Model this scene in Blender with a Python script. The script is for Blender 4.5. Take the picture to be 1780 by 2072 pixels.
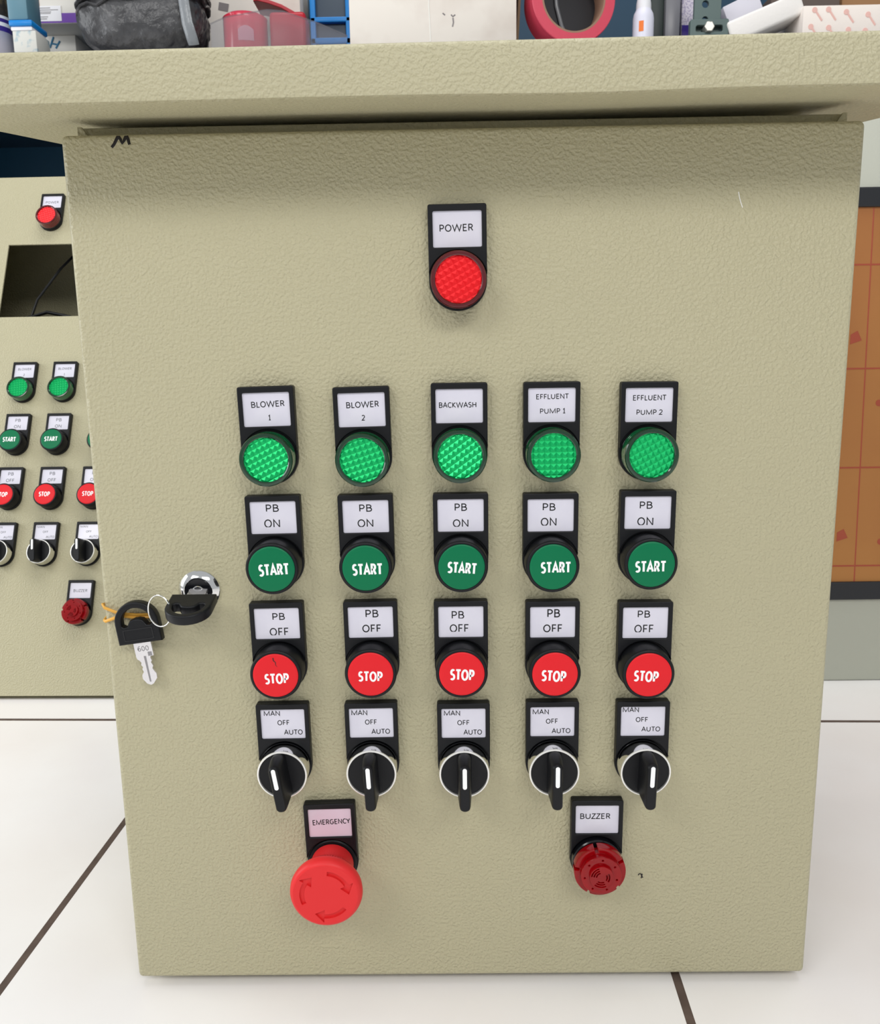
import bpy, bmesh, math, random
from mathutils import Vector, Matrix, Euler
random.seed(7)
PI = math.pi
for _o in list(bpy.data.objects): bpy.data.objects.remove(_o)
SC = bpy.context.scene
COL = SC.collection

# ------------------------------------------------------------------ camera
PXW, PXH, FPX = 1780.0, 2072.0, 1720.0
CAM = Vector((-0.008176, -0.449633, 0.369756))
PITCH, YAW, ROLL = math.radians(10.79823), math.radians(-0.669976), math.radians(-0.91602)
def _cam_rows():
    cp, sp, cy, sy, cr, sr = math.cos(PITCH), math.sin(PITCH), math.cos(YAW), math.sin(YAW), math.cos(ROLL), math.sin(ROLL)
    fwd = Vector((sy*cp, cy*cp, -sp)); right = Vector((cy, -sy, 0)); down = fwd.cross(right)
    return right*cr - down*sr, right*sr + down*cr, fwd
C_R, C_D, C_F = _cam_rows()
cam = bpy.data.cameras.new('camera'); camo = bpy.data.objects.new('camera', cam); COL.objects.link(camo)
cam.sensor_fit = 'HORIZONTAL'; cam.sensor_width = 36.0; cam.lens = 36.0*FPX/PXW
cam.clip_start = 0.01; cam.clip_end = 60
M = Matrix((C_R, -C_D, -C_F)).transposed().to_4x4(); M.translation = CAM
camo.matrix_world = M
cam.dof.use_dof = True; cam.dof.focus_distance = 0.44; cam.dof.aperture_fstop = 55.0
SC.camera = camo
def at(px, py, Y):
    """point of the plane y = Y seen at photo pixel px, py (used to take measurements from the photograph)"""
    d = C_R*((px-PXW/2)/FPX) + C_D*((py-PXH/2)/FPX) + C_F
    return CAM + d*((Y-CAM.y)/d.y)

# ------------------------------------------------------------------ world, lights, exposure
SC.view_settings.view_transform = 'Standard'; SC.view_settings.look = 'None'
SC.view_settings.gamma = 1.0; SC.view_settings.exposure = 0.0; SC.view_settings.use_curve_mapping = False
wd = bpy.data.worlds.new('world'); SC.world = wd; wd.use_nodes = True
wd.node_tree.nodes['Background'].inputs[0].default_value = (0.93, 0.96, 1.0, 1)
wd.node_tree.nodes['Background'].inputs[1].default_value = 0.51
def area(name, loc, target, sx, sy, power, color=(1,1,1)):
    l = bpy.data.lights.new(name, 'AREA'); l.shape = 'RECTANGLE'; l.size = sx; l.size_y = sy; l.energy = power; l.color = color
    o = bpy.data.objects.new(name, l); COL.objects.link(o); o.location = loc
    o.rotation_euler = (Vector(target)-Vector(loc)).to_track_quat('-Z', 'Y').to_euler(); return o
area('ceiling_lamp_right', (0.55, -1.85, 1.8), (0, 0.1, 0.2), 1.2, 0.5, 20.5, (1, 0.985, 0.95))
area('ceiling_lamp_left', (-1.15, -1.5, 1.7), (-0.1, 0.1, 0.2), 1.0, 0.5, 13, (1, 0.99, 0.97))
area('ceiling_lamp_overhead', (0.0, 0.1, 2.6), (0, 0.15, 0), 1.8, 1.0, 23, (1, 0.99, 0.97))
area('window_daylight', (-2.4, 0.0, 0.9), (-0.2, 0.1, 0.25), 1.2, 1.4, 24, (0.95, 0.98, 1.0))

# ------------------------------------------------------------------ materials
def lin(c):
    f = lambda v: (v/12.92 if v <= 0.04045 else ((v+0.055)/1.055)**2.4)
    return tuple(f(v/255.0) for v in c)
def mat(name, rgb, rough=0.5, metal=0.0, trans=0.0, coat=0.0, bump=None, spec=0.5, alpha=1.0, ior=1.45, var=None):
    m = bpy.data.materials.new(name); m.use_nodes = True
    nt = m.node_tree; b = nt.nodes['Principled BSDF']
    b.inputs['Base Color'].default_value = (*lin(rgb), 1); b.inputs['Roughness'].default_value = rough
    b.inputs['Metallic'].default_value = metal; b.inputs['Transmission Weight'].default_value = trans
    b.inputs['Coat Weight'].default_value = coat; b.inputs['Coat Roughness'].default_value = 0.08
    b.inputs['Specular IOR Level'].default_value = spec; b.inputs['Alpha'].default_value = alpha; b.inputs['IOR'].default_value = ior
    tc = nt.nodes.new('ShaderNodeTexCoord')
    if bump:
        scale, dist, strength, detail = bump
        n = nt.nodes.new('ShaderNodeTexNoise'); n.inputs['Scale'].default_value = scale; n.inputs['Detail'].default_value = detail
        nt.links.new(tc.outputs['Object'], n.inputs['Vector'])
        bp = nt.nodes.new('ShaderNodeBump'); bp.inputs['Distance'].default_value = dist; bp.inputs['Strength'].default_value = strength
        nt.links.new(n.outputs['Fac'], bp.inputs['Height']); nt.links.new(bp.outputs['Normal'], b.inputs['Normal'])
    if var:
        scale, rgb2, lo, hi = var
        n2 = nt.nodes.new('ShaderNodeTexNoise'); n2.inputs['Scale'].default_value = scale; n2.inputs['Detail'].default_value = 4
        nt.links.new(tc.outputs['Object'], n2.inputs['Vector'])
        r = nt.nodes.new('ShaderNodeValToRGB'); r.color_ramp.elements[0].position = lo; r.color_ramp.elements[1].position = hi
        r.color_ramp.elements[0].color = (*lin(rgb), 1); r.color_ramp.elements[1].color = (*lin(rgb2), 1)
        nt.links.new(n2.outputs['Fac'], r.inputs['Fac']); nt.links.new(r.outputs['Color'], b.inputs['Base Color'])
    return m
def powder(name, rgb):
    """orange-peel powder coat"""
    m = mat(name, rgb, rough=0.42, spec=0.4)
    nt = m.node_tree; b = nt.nodes['Principled BSDF']; tc = nt.nodes.new('ShaderNodeTexCoord')
    n = nt.nodes.new('ShaderNodeTexNoise'); n.inputs['Scale'].default_value = 560; n.inputs['Detail'].default_value = 1.0
    n.inputs['Roughness'].default_value = 0.45; n.inputs['Distortion'].default_value = 0.0
    nt.links.new(tc.outputs['Object'], n.inputs['Vector'])
    r = nt.nodes.new('ShaderNodeValToRGB'); r.color_ramp.interpolation = 'EASE'
    r.color_ramp.elements[0].position = 0.30; r.color_ramp.elements[1].position = 0.74
    nt.links.new(n.outputs['Fac'], r.inputs['Fac'])
    bp = nt.nodes.new('ShaderNodeBump'); bp.inputs['Distance'].default_value = 0.00046; bp.inputs['Strength'].default_value = 0.75
    nt.links.new(r.outputs['Color'], bp.inputs['Height']); nt.links.new(bp.outputs['Normal'], b.inputs['Normal'])
    n2 = nt.nodes.new('ShaderNodeTexNoise'); n2.inputs['Scale'].default_value = 7; n2.inputs['Detail'].default_value = 3
    nt.links.new(tc.outputs['Object'], n2.inputs['Vector'])
    mx = nt.nodes.new('ShaderNodeMix'); mx.data_type = 'RGBA'
    c = lin(rgb); mx.inputs[6].default_value = (*[v*0.965 for v in c], 1); mx.inputs[7].default_value = (*[v*1.035 for v in c], 1)
    nt.links.new(n2.outputs['Fac'], mx.inputs[0]); nt.links.new(mx.outputs[2], b.inputs['Base Color'])
    return m
def tiles():
    m = mat('white_floor_tile', (236, 233, 231), rough=0.22, spec=0.5)
    nt = m.node_tree; b = nt.nodes['Principled BSDF']; L = nt.links
    g = nt.nodes.new('ShaderNodeNewGeometry'); mp = nt.nodes.new('ShaderNodeMapping'); mp.vector_type = 'POINT'
    mp.inputs['Rotation'].default_value = (0, 0, math.radians(1.75))
    L.new(g.outputs['Position'], mp.inputs['Vector'])
    sx = nt.nodes.new('ShaderNodeSeparateXYZ'); L.new(mp.outputs['Vector'], sx.inputs[0])
    def mth(op, a, bb=None):
        n = nt.nodes.new('ShaderNodeMath'); n.operation = op
        for i, v in enumerate((a, bb)):
            if v is None: continue
            if hasattr(v, 'links') or hasattr(v, 'is_linked'): L.new(v, n.inputs[i])
            else: n.inputs[i].default_value = v
        return n.outputs[0]
    def line(out, off, period, half):
        t = mth('ADD', out, off+period*50); t = mth('DIVIDE', t, period); t = mth('FRACT', t)
        t = mth('SUBTRACT', t, 0.5); t = mth('ABSOLUTE', t); t = mth('SUBTRACT', 0.5, t)
        return mth('LESS_THAN', t, half/period)
    gu = line(sx.outputs[0], 0.2835, 0.4085, 0.0026)
    gv = line(sx.outputs[1], -0.371, 0.4400, 0.0026)
    gr = mth('MAXIMUM', gu, gv)
    n2 = nt.nodes.new('ShaderNodeTexNoise'); n2.inputs['Scale'].default_value = 5; n2.inputs['Detail'].default_value = 5
    L.new(g.outputs['Position'], n2.inputs['Vector'])
    r = nt.nodes.new('ShaderNodeValToRGB'); r.color_ramp.elements[0].position = 0.35; r.color_ramp.elements[1].position = 0.7
    r.color_ramp.elements[0].color = (*lin((245, 243, 242)), 1); r.color_ramp.elements[1].color = (*lin((238, 233, 230)), 1)
    L.new(n2.outputs['Fac'], r.inputs['Fac'])
    n3 = nt.nodes.new('ShaderNodeTexNoise'); n3.inputs['Scale'].default_value = 90; n3.inputs['Detail'].default_value = 4
    L.new(g.outputs['Position'], n3.inputs['Vector'])
    r3 = nt.nodes.new('ShaderNodeValToRGB'); r3.color_ramp.elements[0].color = (*lin((62, 48, 42)), 1); r3.color_ramp.elements[1].color = (*lin((108, 92, 82)), 1)
    L.new(n3.outputs['Fac'], r3.inputs['Fac'])
    mx = nt.nodes.new('ShaderNodeMix'); mx.data_type = 'RGBA'
    L.new(gr, mx.inputs[0]); L.new(r.outputs['Color'], mx.inputs[6]); L.new(r3.outputs['Color'], mx.inputs[7]); L.new(mx.outputs[2], b.inputs['Base Color'])
    rg = mth('MULTIPLY', gr, 0.6); rg = mth('ADD', rg, 0.25); L.new(rg, b.inputs['Roughness'])
    bp = nt.nodes.new('ShaderNodeBump'); bp.inputs['Distance'].default_value = 0.002; bp.inputs['Strength'].default_value = 0.5; bp.invert = True
    L.new(gr, bp.inputs['Height']); L.new(bp.outputs['Normal'], b.inputs['Normal'])
    return m

K = {
 'beige': powder('beige_powder_coat', (179, 173, 143)),
 'black': mat('black_plastic', (19, 20, 23), rough=0.42, spec=0.3, bump=(900, 0.00008, 0.4, 2)),
 'black_gloss': mat('black_glossy_plastic', (16, 17, 21), rough=0.16),
 'paper': mat('label_paper_under_clear_cover', (222, 220, 231), rough=0.22, coat=0.3, var=(60, (212, 210, 224), 0.3, 0.75)),
 'paper_pink': mat('pinkish_label_paper', (226, 205, 219), rough=0.22, coat=0.3),
 'ink': mat('black_print', (22, 22, 26), rough=0.5),
 'ink_faded': mat('grey_print', (92, 94, 102), rough=0.5),
 'white_print': mat('white_print', (245, 246, 246), rough=0.5),
 'green_cap': mat('green_button_plastic', (0, 110, 70), rough=0.4, spec=0.25, bump=(1200, 0.00005, 0.3, 2)),
 'red_cap': mat('red_button_plastic', (222, 34, 42), rough=0.4, spec=0.25, bump=(1200, 0.00005, 0.3, 2)),
 'dirt': mat('black_smudge', (84, 22, 24), rough=0.6),
 'green_lens': mat('green_faceted_lens', (0, 178, 98), rough=0.3, metal=0.5),
 'green_side': mat('green_translucent_lens_side', (0, 108, 58), rough=0.12, trans=0.25, coat=0.5),
 'green_rim': mat('dark_green_lens_rim', (14, 52, 30), rough=0.1, coat=0.6),
 'red_lens': mat('red_faceted_lens', (228, 0, 16), rough=0.3, metal=0.3),
 'red_side': mat('red_translucent_lens_side', (120, 6, 12), rough=0.12, trans=0.2, coat=0.5),
 'red_rim': mat('dark_red_lens_rim', (84, 8, 14), rough=0.12, coat=0.6),
 'mushroom': mat('red_mushroom_plastic', (222, 46, 48), rough=0.42, spec=0.3),
 'buzz': mat('translucent_red_plastic', (204, 6, 20), rough=0.1, trans=0.6, spec=.25),
 'buzz_core': mat('dark_red_core', (96, 6, 11), rough=0.4),
 'chrome': mat('chrome', (232, 232, 230), rough=0.08, metal=1.0),
 'rim': mat('chrome_rim_painted_sheen', (250, 249, 244), rough=0.38, metal=0.6),  # chrome rim; its white reflections are put into the brighter colour
 'steel': mat('nickel_key_blade', (226, 224, 226), rough=0.22, metal=0.85),
 'steel_mark': mat('engraved_digits', (150, 148, 150), rough=0.4, metal=0.6),
 'rubber': mat('yellow_rubber_band', (226, 168, 66), rough=0.45),
 'marker': mat('black_marker_ink', (20, 14, 16), rough=0.35),
 'tile': tiles(),
 'teal': mat('dark_teal_paint', (6, 58, 84), rough=0.5),
 'navy': mat('navy_shelf_paint', (10, 38, 58), rough=0.5),
 'grey_cab': mat('grey_powder_coat', (174, 176, 163), rough=0.4, bump=(420, 0.0002, 0.5, 2)),
 'gasket': mat('black_rubber_gasket', (30, 32, 36), rough=0.35),
 'film': mat('orange_protective_film', (174, 121, 68), rough=0.5, spec=.25, var=(3.5, (160, 102, 60), 0.35, 0.7)),
 'film_red': mat('red_film_print', (160, 72, 48), rough=0.45),
 'cable_black': mat('black_cable', (12, 12, 13), rough=0.35),
 'cable_blue': mat('blue_cable', (24, 44, 150), rough=0.4),
}

# ------------------------------------------------------------------ mesh helpers
def tmp_curve_mesh(cu):
    o = bpy.data.objects.new('tmp', cu); COL.objects.link(o)
    bpy.context.view_layer.update()
    dg = bpy.context.evaluated_depsgraph_get()
    me = bpy.data.meshes.new_from_object(o.evaluated_get(dg))
    bpy.data.objects.remove(o); return me
FRONT = Matrix.Rotation(PI/2, 4, 'X')         # curve plane xy -> xz, extrusion z -> -y (towards the viewer)
def _arc(cx, cy, rx, ry, a0, a1, n=12):
    return [(cx+rx*math.cos(math.radians(a0+(a1-a0)*i/n)), cy+ry*math.sin(math.radians(a0+(a1-a0)*i/n))) for i in range(n+1)]
# upright sans capitals drawn with strokes: glyph -> (advance, list of strokes), cap height 1
GLYPH = {
 'A': (.90, [[(.05, 0), (.45, 1), (.85, 0)], [(.19, .33), (.71, .33)]]),
 'B': (.85, [[(.40, .53), (.16, .53)], [(.16, 0), (.16, 1), (.40, 1)] + _arc(.42, .765, .25, .235, 90, -90)[1:] + _arc(.44, .265, .30, .265, 90, -90) + [(.16, 0)]]),
 'C': (.84, [_arc(.50, .5, .39, .5, 48, 312, 22)]),
 'E': (.77, [[(.66, 1), (.16, 1), (.16, 0), (.67, 0)], [(.16, .52), (.60, .52)]]),
 'F': (.72, [[(.64, 1), (.16, 1), (.16, 0)], [(.16, .50), (.58, .50)]]),
 'G': (.98, [_arc(.50, .5, .39, .5, 50, 325, 22) + [(.83, .44), (.55, .44)]]),
 'H': (.97, [[(.16, 0), (.16, 1)], [(.81, 0), (.81, 1)], [(.16, .52), (.81, .52)]]),
 'K': (.82, [[(.16, 0), (.16, 1)], [(.70, 1), (.20, .52), (.75, 0)]]),
 'L': (.66, [[(.16, 1), (.16, 0), (.61, 0)]]),
 'M': (1.33, [[(.15, 0), (.17, 1), (.66, .06), (1.16, 1), (1.18, 0)]]),
 'N': (1.02, [[(.16, 0), (.16, 1), (.86, 0), (.86, 1)]]),
 'O': (1.04, [_arc(.52, .5, .41, .5, 0, 360, 28)]),
 'P': (.80, [[(.16, 0), (.16, 1), (.38, 1)] + _arc(.42, .72, .27, .28, 90, -90)[1:] + [(.16, .44)]]),
 'R': (.85, [[(.16, 0), (.16, 1), (.38, 1)] + _arc(.42, .74, .25, .26, 90, -90)[1:] + [(.16, .48)], [(.44, .48), (.73, 0)]]),
 'S': (.73, [_arc(.38, .745, .24, .255, 42, 230, 14) + _arc(.35, .262, .27, .262, 62, -140, 14)]),
 'T': (.77, [[(.03, 1), (.74, 1)], [(.385, 1), (.385, 0)]]),
 'U': (1.02, [[(.15, 1), (.15, .38)] + _arc(.50, .36, .35, .36, 180, 360, 18)[1:-1] + [(.85, .38), (.85, 1)]]),
 'W': (1.46, [[(.07, 1), (.38, 0), (.73, 1), (1.08, 0), (1.39, 1)]]),
 'Y': (.77, [[(.03, 1), (.385, .44), (.74, 1)], [(.385, .44), (.385, 0)]]),
 'Z': (.73, [[(.08, 1), (.65, 1), (.06, 0), (.68, 0)]]),
 '1': (.60, [[(.10, .80), (.33, 1), (.33, 0)], [(.10, 0), (.54, 0)]]),
 '2': (.78, [_arc(.37, .72, .27, .28, 160, -32, 14) + [(.10, 0), (.68, 0)]]),
 '6': (.78, [[(.62, .98)] + _arc(.46, .45, .33, .55, 92, 180, 8) + _arc(.39, .30, .26, .30, 180, 540, 20)]),
 '0': (.78, [_arc(.39, .5, .28, .5, 0, 360, 24)]),
 ' ': (.34, []),
}
def stroke_quads(pts, wd):
    """outline quads of a stroke with mitred corners"""
    closed = math.hypot(pts[0][0]-pts[-1][0], pts[0][1]-pts[-1][1]) < 1e-9
    P = [Vector((x, y)) for x, y in pts]; n = len(P); L, Rr = [], []
    for k in range(n):
        a = P[k-1] if k > 0 else (P[-2] if closed else None); c = P[k+1] if k < n-1 else (P[1] if closed else None)
        d0 = (P[k]-a).normalized() if a is not None else None; d1 = (c-P[k]).normalized() if c is not None else None
        if d0 is None: d0 = d1
        if d1 is None: d1 = d0
        n0 = Vector((-d0.y, d0.x)); n1 = Vector((-d1.y, d1.x)); m = n0+n1
        m = m.normalized() if m.length > 1e-6 else n0
        ln = min(wd/2/max(m.dot(n0), .3), wd*1.25)
        L.append(P[k]+m*ln); Rr.append(P[k]-m*ln)
    return [(L[k], Rr[k], Rr[k+1], L[k+1]) for k in range(n-1)]
class MB:
    """collects shapes into one mesh"""
    def __init__(s): s.bm = bmesh.new(); s.mats = []
    def mi(s, m):
        if m not in s.mats: s.mats.append(m)
        return s.mats.index(m)
    def _fin(s, nf, m, mtx=None, nv=None):
        i = s.mi(m)
        for f in nf: f.material_index = i
    def add(s, me, m, mtx=Matrix()):
        nv0, nf0 = len(s.bm.verts), len(s.bm.faces)
        s.bm.from_mesh(me); s.bm.verts.ensure_lookup_table(); s.bm.faces.ensure_lookup_table()
        for v in s.bm.verts[nv0:]: v.co = mtx @ v.co
        s._fin(s.bm.faces[nf0:], m); return s
    def box(s, c, size, m, bevel=0.0, seg=2, rot=None):
        b2 = bmesh.new(); bmesh.ops.create_cube(b2, size=1.0)
        for v in b2.verts: v.co = Vector((v.co.x*size[0], v.co.y*size[1], v.co.z*size[2]))
        if bevel > 0: bmesh.ops.bevel(b2, geom=list(b2.edges), offset=bevel, segments=seg, profile=0.5, affect='EDGES')
        mtx = Matrix.Translation(c) @ (rot if rot else Matrix())
        me = bpy.data.meshes.new('t'); b2.to_mesh(me); b2.free(); s.add(me, m, mtx); bpy.data.meshes.remove(me); return s
    def lathe(s, prof, m, c=(0, 0, 0), axis='Y', seg=64, mod=None):
        """prof: (radius, position along axis); a radius of 0 closes the end"""
        rings = []; c = Vector(c)
        def P(r, h, a):
            if axis == 'Y': return c + Vector((r*math.cos(a), h, r*math.sin(a)))
            if axis == 'Z': return c + Vector((r*math.cos(a), r*math.sin(a), h))
            return c + Vector((h, r*math.cos(a), r*math.sin(a)))
        i = s.mi(m)
        for k, (r, h) in enumerate(prof):
            if r < 1e-7: rings.append([s.bm.verts.new(P(0, h, 0))])
            else:
                rings.append([s.bm.verts.new(P(r*(mod(k, j) if mod else 1), h, 2*PI*j/seg)) for j in range(seg)])
        for a, b in zip(rings, rings[1:]):
            for j in range(seg):
                q = [a[j % len(a)], a[(j+1) % seg % len(a)], b[(j+1) % seg % len(b)], b[j % len(b)]]
                q = list(dict.fromkeys(q))
                if len(q) > 2:
                    try: s.bm.faces.new(q).material_index = i
                    except ValueError: pass
        return s
    def tube(s, pts, r, m, seg=10, closed=False, flat=1.0):
        pts = [Vector(p) for p in pts]; n = len(pts); rings = []; i = s.mi(m); up = Vector((0.13, 0.9, 0.4)).normalized()
        rr = r if isinstance(r, (list, tuple)) else [r]*n
        for k, p in enumerate(pts):
            a = pts[(k-1) % n] if (closed or k > 0) else p; b = pts[(k+1) % n] if (closed or k < n-1) else p
            t = (b-a).normalized(); x = up.cross(t)
            if x.length < 1e-4: x = Vector((1, 0, 0)).cross(t)
            x.normalize(); y = t.cross(x); up = y if y.dot(up) >= 0 else -y
            rings.append([s.bm.verts.new(p + x*math.cos(2*PI*j/seg)*rr[k] + y*math.sin(2*PI*j/seg)*rr[k]*flat) for j in range(seg)])
        rng = range(n) if closed else range(n-1)
        for k in rng:
            a, b = rings[k], rings[(k+1) % n]
            for j in range(seg): s.bm.faces.new((a[j], a[(j+1) % seg], b[(j+1) % seg], b[j])).material_index = i
        if not closed:
            s.bm.faces.new(rings[0][::-1]).material_index = i; s.bm.faces.new(rings[-1]).material_index = i
        return s
    def prism(s, outlines, y0, y1, m, bevel=0.0, mtx=Matrix(), res=2):
        """outlines in the xz plane (first the outer one, then holes), from y0 (back) to y1 (front, smaller y)"""
        cu = bpy.data.curves.new('p', 'CURVE'); cu.dimensions = '2D'; cu.fill_mode = 'BOTH'
        th = abs(y0-y1); cu.extrude = th/2-bevel; cu.bevel_depth = bevel; cu.bevel_resolution = res; cu.offset = -bevel
        for ol in outlines:
            sp = cu.splines.new('POLY'); sp.points.add(len(ol)-1); sp.use_cyclic_u = True
            for pt, xy in zip(sp.points, ol): pt.co = (xy[0], xy[1], 0, 1)
        me = tmp_curve_mesh(cu); bpy.data.curves.remove(cu)
        s.add(me, m, mtx @ Matrix.Translation((0, (y0+y1)/2, 0)) @ FRONT); bpy.data.meshes.remove(me); return s
    def text(s, st, cx, cz, w, h, y, m, rot=0.0, bold=0.0, clip=0.0):
        """flat print: w, h are the real width and height of the lettering; clip: share of the height cut away at the bottom"""
        sw = h*(.148+bold)                        # stroke width
        hc = (h/(1-clip)) - sw                    # centre-line cap height
        x = 0.0; strokes = []
        for ch in st:
            adv, stk = GLYPH[ch]; strokes += [[(x+px, py) for px, py in sk] for sk in stk]; x += adv+(.13 if bold else .05)
        xs = [p[0] for sk in strokes for p in sk]; x0, x1 = min(xs), max(xs)
        sx = (w-sw)/(x1-x0) if x1-x0 > .05 and len(st) > 1 else hc*.9
        b2 = bmesh.new(); off = h/(1-clip)-h
        for ks, sk in enumerate(strokes):
            for q in stroke_quads([((px-(x0+x1)/2)*sx, py*hc - h/2 - off + sw/2) for px, py in sk], sw):
                b2.faces.new([b2.verts.new((v.x, v.y, ks*2.5e-6)) for v in q])
        if clip > 0: bmesh.ops.bisect_plane(b2, geom=b2.verts[:]+b2.edges[:]+b2.faces[:], plane_co=(0, -h/2, 0), plane_no=(0, -1, 0), clear_outer=True)
        bmesh.ops.recalc_face_normals(b2, faces=b2.faces[:])
        W = Matrix.Translation((cx, y, cz)) @ Matrix.Rotation(-rot, 4, 'Y') @ FRONT
        t = bpy.data.meshes.new('t'); b2.to_mesh(t); b2.free(); s.add(t, m, W); bpy.data.meshes.remove(t); return s
    def mesh(s, name, ang=35, smooth=True):
        bmesh.ops.recalc_face_normals(s.bm, faces=s.bm.faces[:])
        me = bpy.data.meshes.new(name); s.bm.to_mesh(me); s.bm.free()
        for m in s.mats: me.materials.append(m)
        if smooth:
            me.polygons.foreach_set('use_smooth', [True]*len(me.polygons)); me.set_sharp_from_angle(angle=math.radians(ang))
        return me
    def build(s, name, parent=None, loc=(0, 0, 0), rot=(0, 0, 0), ang=35, smooth=True):
        return put(name, s.mesh(name, ang, smooth), parent, loc, rot)
def put(name, me, parent=None, loc=(0, 0, 0), rot=(0, 0, 0)):
    o = bpy.data.objects.new(name, me); COL.objects.link(o); o.location = loc; o.rotation_euler = rot
    if parent: o.parent = parent
    return o
def empty(name, loc=(0, 0, 0)):
    o = bpy.data.objects.new(name, None); COL.objects.link(o); o.location = loc; o.empty_display_size = 0.05; return o
def tag(o, label, cat, group=None):
    o['label'] = label; o['category'] = cat
    if group: o['group'] = group
    return o
def circ(r, n=64, c=(0, 0), a0=0, a1=2*PI, ends=False):
    k = n if not ends else n-1
    return [(c[0]+r*math.cos(a0+(a1-a0)*i/k), c[1]+r*math.sin(a0+(a1-a0)*i/k)) for i in range(n)]
def rrect(x0, z0, x1, z1, r, n=5):
    out = []
    for cx, cz, a in ((x1-r, z1-r, 0), (x0+r, z1-r, PI/2), (x0+r, z0+r, PI), (x1-r, z0+r, 1.5*PI)):
        out += [(cx+r*math.cos(a+PI/2*i/n), cz+r*math.sin(a+PI/2*i/n)) for i in range(n+1)]
    return out
mm = 0.001

# ------------------------------------------------------------------ setting
FLOOR = -0.006
b = MB(); b.box((0, 0.2, FLOOR-0.02), (4.4, 4.0, 0.04), K['tile']); o = b.build('floor', smooth=False); o['kind'] = 'structure'
b = MB(); b.box((0, 1.40, 1.0), (4.4, 0.06, 2.02), K['teal']); o = b.build('wall_back', smooth=False); o['kind'] = 'structure'

# ------------------------------------------------------------------ control devices (22 mm series on legend plates)
TOP = 37.2*mm            # legend plate top above the hole centre
def holder_mesh():
    b = MB()
    w = 14.7*mm; r = 1.1*mm
    base = [(w, 0)] + [(w-r+r*math.cos(a), TOP-r+r*math.sin(a)) for a in (0, .4, .8, 1.2, PI/2)] \
         + [(-w+r-r*math.sin(a), TOP-r+r*math.cos(a)) for a in (0, .4, .8, 1.2, PI/2)] + [(-w, 0)] \
         + circ(w, 33, (0, 0), PI, 2*PI, True)[1:-1]
    b.prism([base], 0.0, -3.2*mm, K['black'], bevel=0.25*mm)
    R = 15.0*mm; zz = math.sqrt(R*R-w*w); a0 = math.atan2(zz, w)
    fr = [(w, zz)] + [(w-r+r*math.cos(a), TOP-r+r*math.sin(a)) for a in (0, .4, .8, 1.2, PI/2)] \
       + [(-w+r-r*math.sin(a), TOP-r+r*math.cos(a)) for a in (0, .4, .8, 1.2, PI/2)] + [(-w, zz)] \
       + circ(R, 31, (0, 0), PI-a0, a0, True)[1:-1]
    win = rrect(-12.3*mm, 16.4*mm, 12.3*mm, 34.0*mm, 0.8*mm)
    b.prism([fr, win], -3.0*mm, -5.6*mm, K['black'], bevel=0.45*mm)
    return b.mesh('label_holder')
ME_HOLDER = holder_mesh()
def collar_mesh(h=6.0, m='black_gloss'):
    b = MB(); b.lathe([(0, 0), (14.0*mm, 0), (14.0*mm, -(h-.6)*mm), (13.4*mm, -h*mm), (0, -h*mm)], K[m]); return b.mesh('collar')
ME_COLLAR = collar_mesh()
ME_COLLAR_MATT = collar_mesh(5.0, 'black')
def button_body_mesh(p):
    b = MB(); b.lathe([(0, 0), (14.0*mm, 0), (14.0*mm, -(p-1)*mm), (13.6*mm, -(p-.3)*mm), (13.1*mm, -p*mm), (12.4*mm, -p*mm), (12.3*mm, -(p-1.2)*mm), (0, -(p-1.2)*mm)], K['black'], seg=72)
    return b.mesh('push_button')
BP = 17.0
ME_BUTTON = button_body_mesh(BP)
LP = 15.5
def lens_mesh(side, face, ang, pitch=3.0*mm, hgt=1.4*mm):
    """faceted diamond lens with a smooth rim"""
    b = MB()
    b.lathe([(13.3*mm, -5.5*mm), (13.9*mm, -6*mm), (13.9*mm, -8.2*mm), (13.5*mm, -8.5*mm), (13.9*mm, -8.8*mm), (13.9*mm, -11*mm), (13.5*mm, -11.3*mm), (13.9*mm, -11.6*mm), (13.9*mm, -(LP-.8)*mm)], K[side], seg=72)
    b.lathe([(0, -(LP-2.9)*mm), (11.6*mm, -(LP-2.9)*mm)], K[side], seg=48)
    i = b.mi(K[face]); R = 11.75*mm; n = 5; ca, sa = math.cos(ang), math.sin(ang)
    b2 = bmesh.new(); base = -(LP-1.6)*mm
    for ix in range(-n, n+1):
        for iz in range(-n, n+1):
            cx, cz = ix*pitch, iz*pitch
            if math.hypot(cx, cz) > R+pitch: continue
            h = pitch/2
            q = [b2.verts.new((cx+sx*h, base, cz+sz*h)) for sx, sz in ((-1, -1), (1, -1), (1, 1), (-1, 1))]
            t = b2.verts.new((cx, base-hgt, cz))
            for k in range(4): b2.faces.new((q[k], q[(k+1) % 4], t))
    for k in range(40):                       # trim to a disc
        a = 2*PI*k/40
        bmesh.ops.bisect_plane(b2, geom=b2.verts[:]+b2.edges[:]+b2.faces[:], plane_co=(R*math.cos(a), 0, R*math.sin(a)), plane_no=(math.cos(a), 0, math.sin(a)), clear_outer=True)
    me = bpy.data.meshes.new('t'); b2.to_mesh(me); b2.free()
    b.add(me, K[face], Matrix.Rotation(-ang, 4, 'Y')); bpy.data.meshes.remove(me)
    return b.mesh('lens', ang=12)
def rim_mesh(rim):
    b = MB(); b.lathe([(13.9*mm, -(LP-1.2)*mm), (13.9*mm, -(LP-.6)*mm), (13.5*mm, -(LP-.1)*mm), (13.0*mm, -LP*mm), (12.1*mm, -LP*mm), (11.6*mm, -(LP-.4)*mm), (11.5*mm, -(LP-2.0)*mm)], K[rim], seg=72)
    return b.mesh('lens_rim')
ME_RIM_G, ME_RIM_R = rim_mesh('green_rim'), rim_mesh('red_rim')
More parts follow.
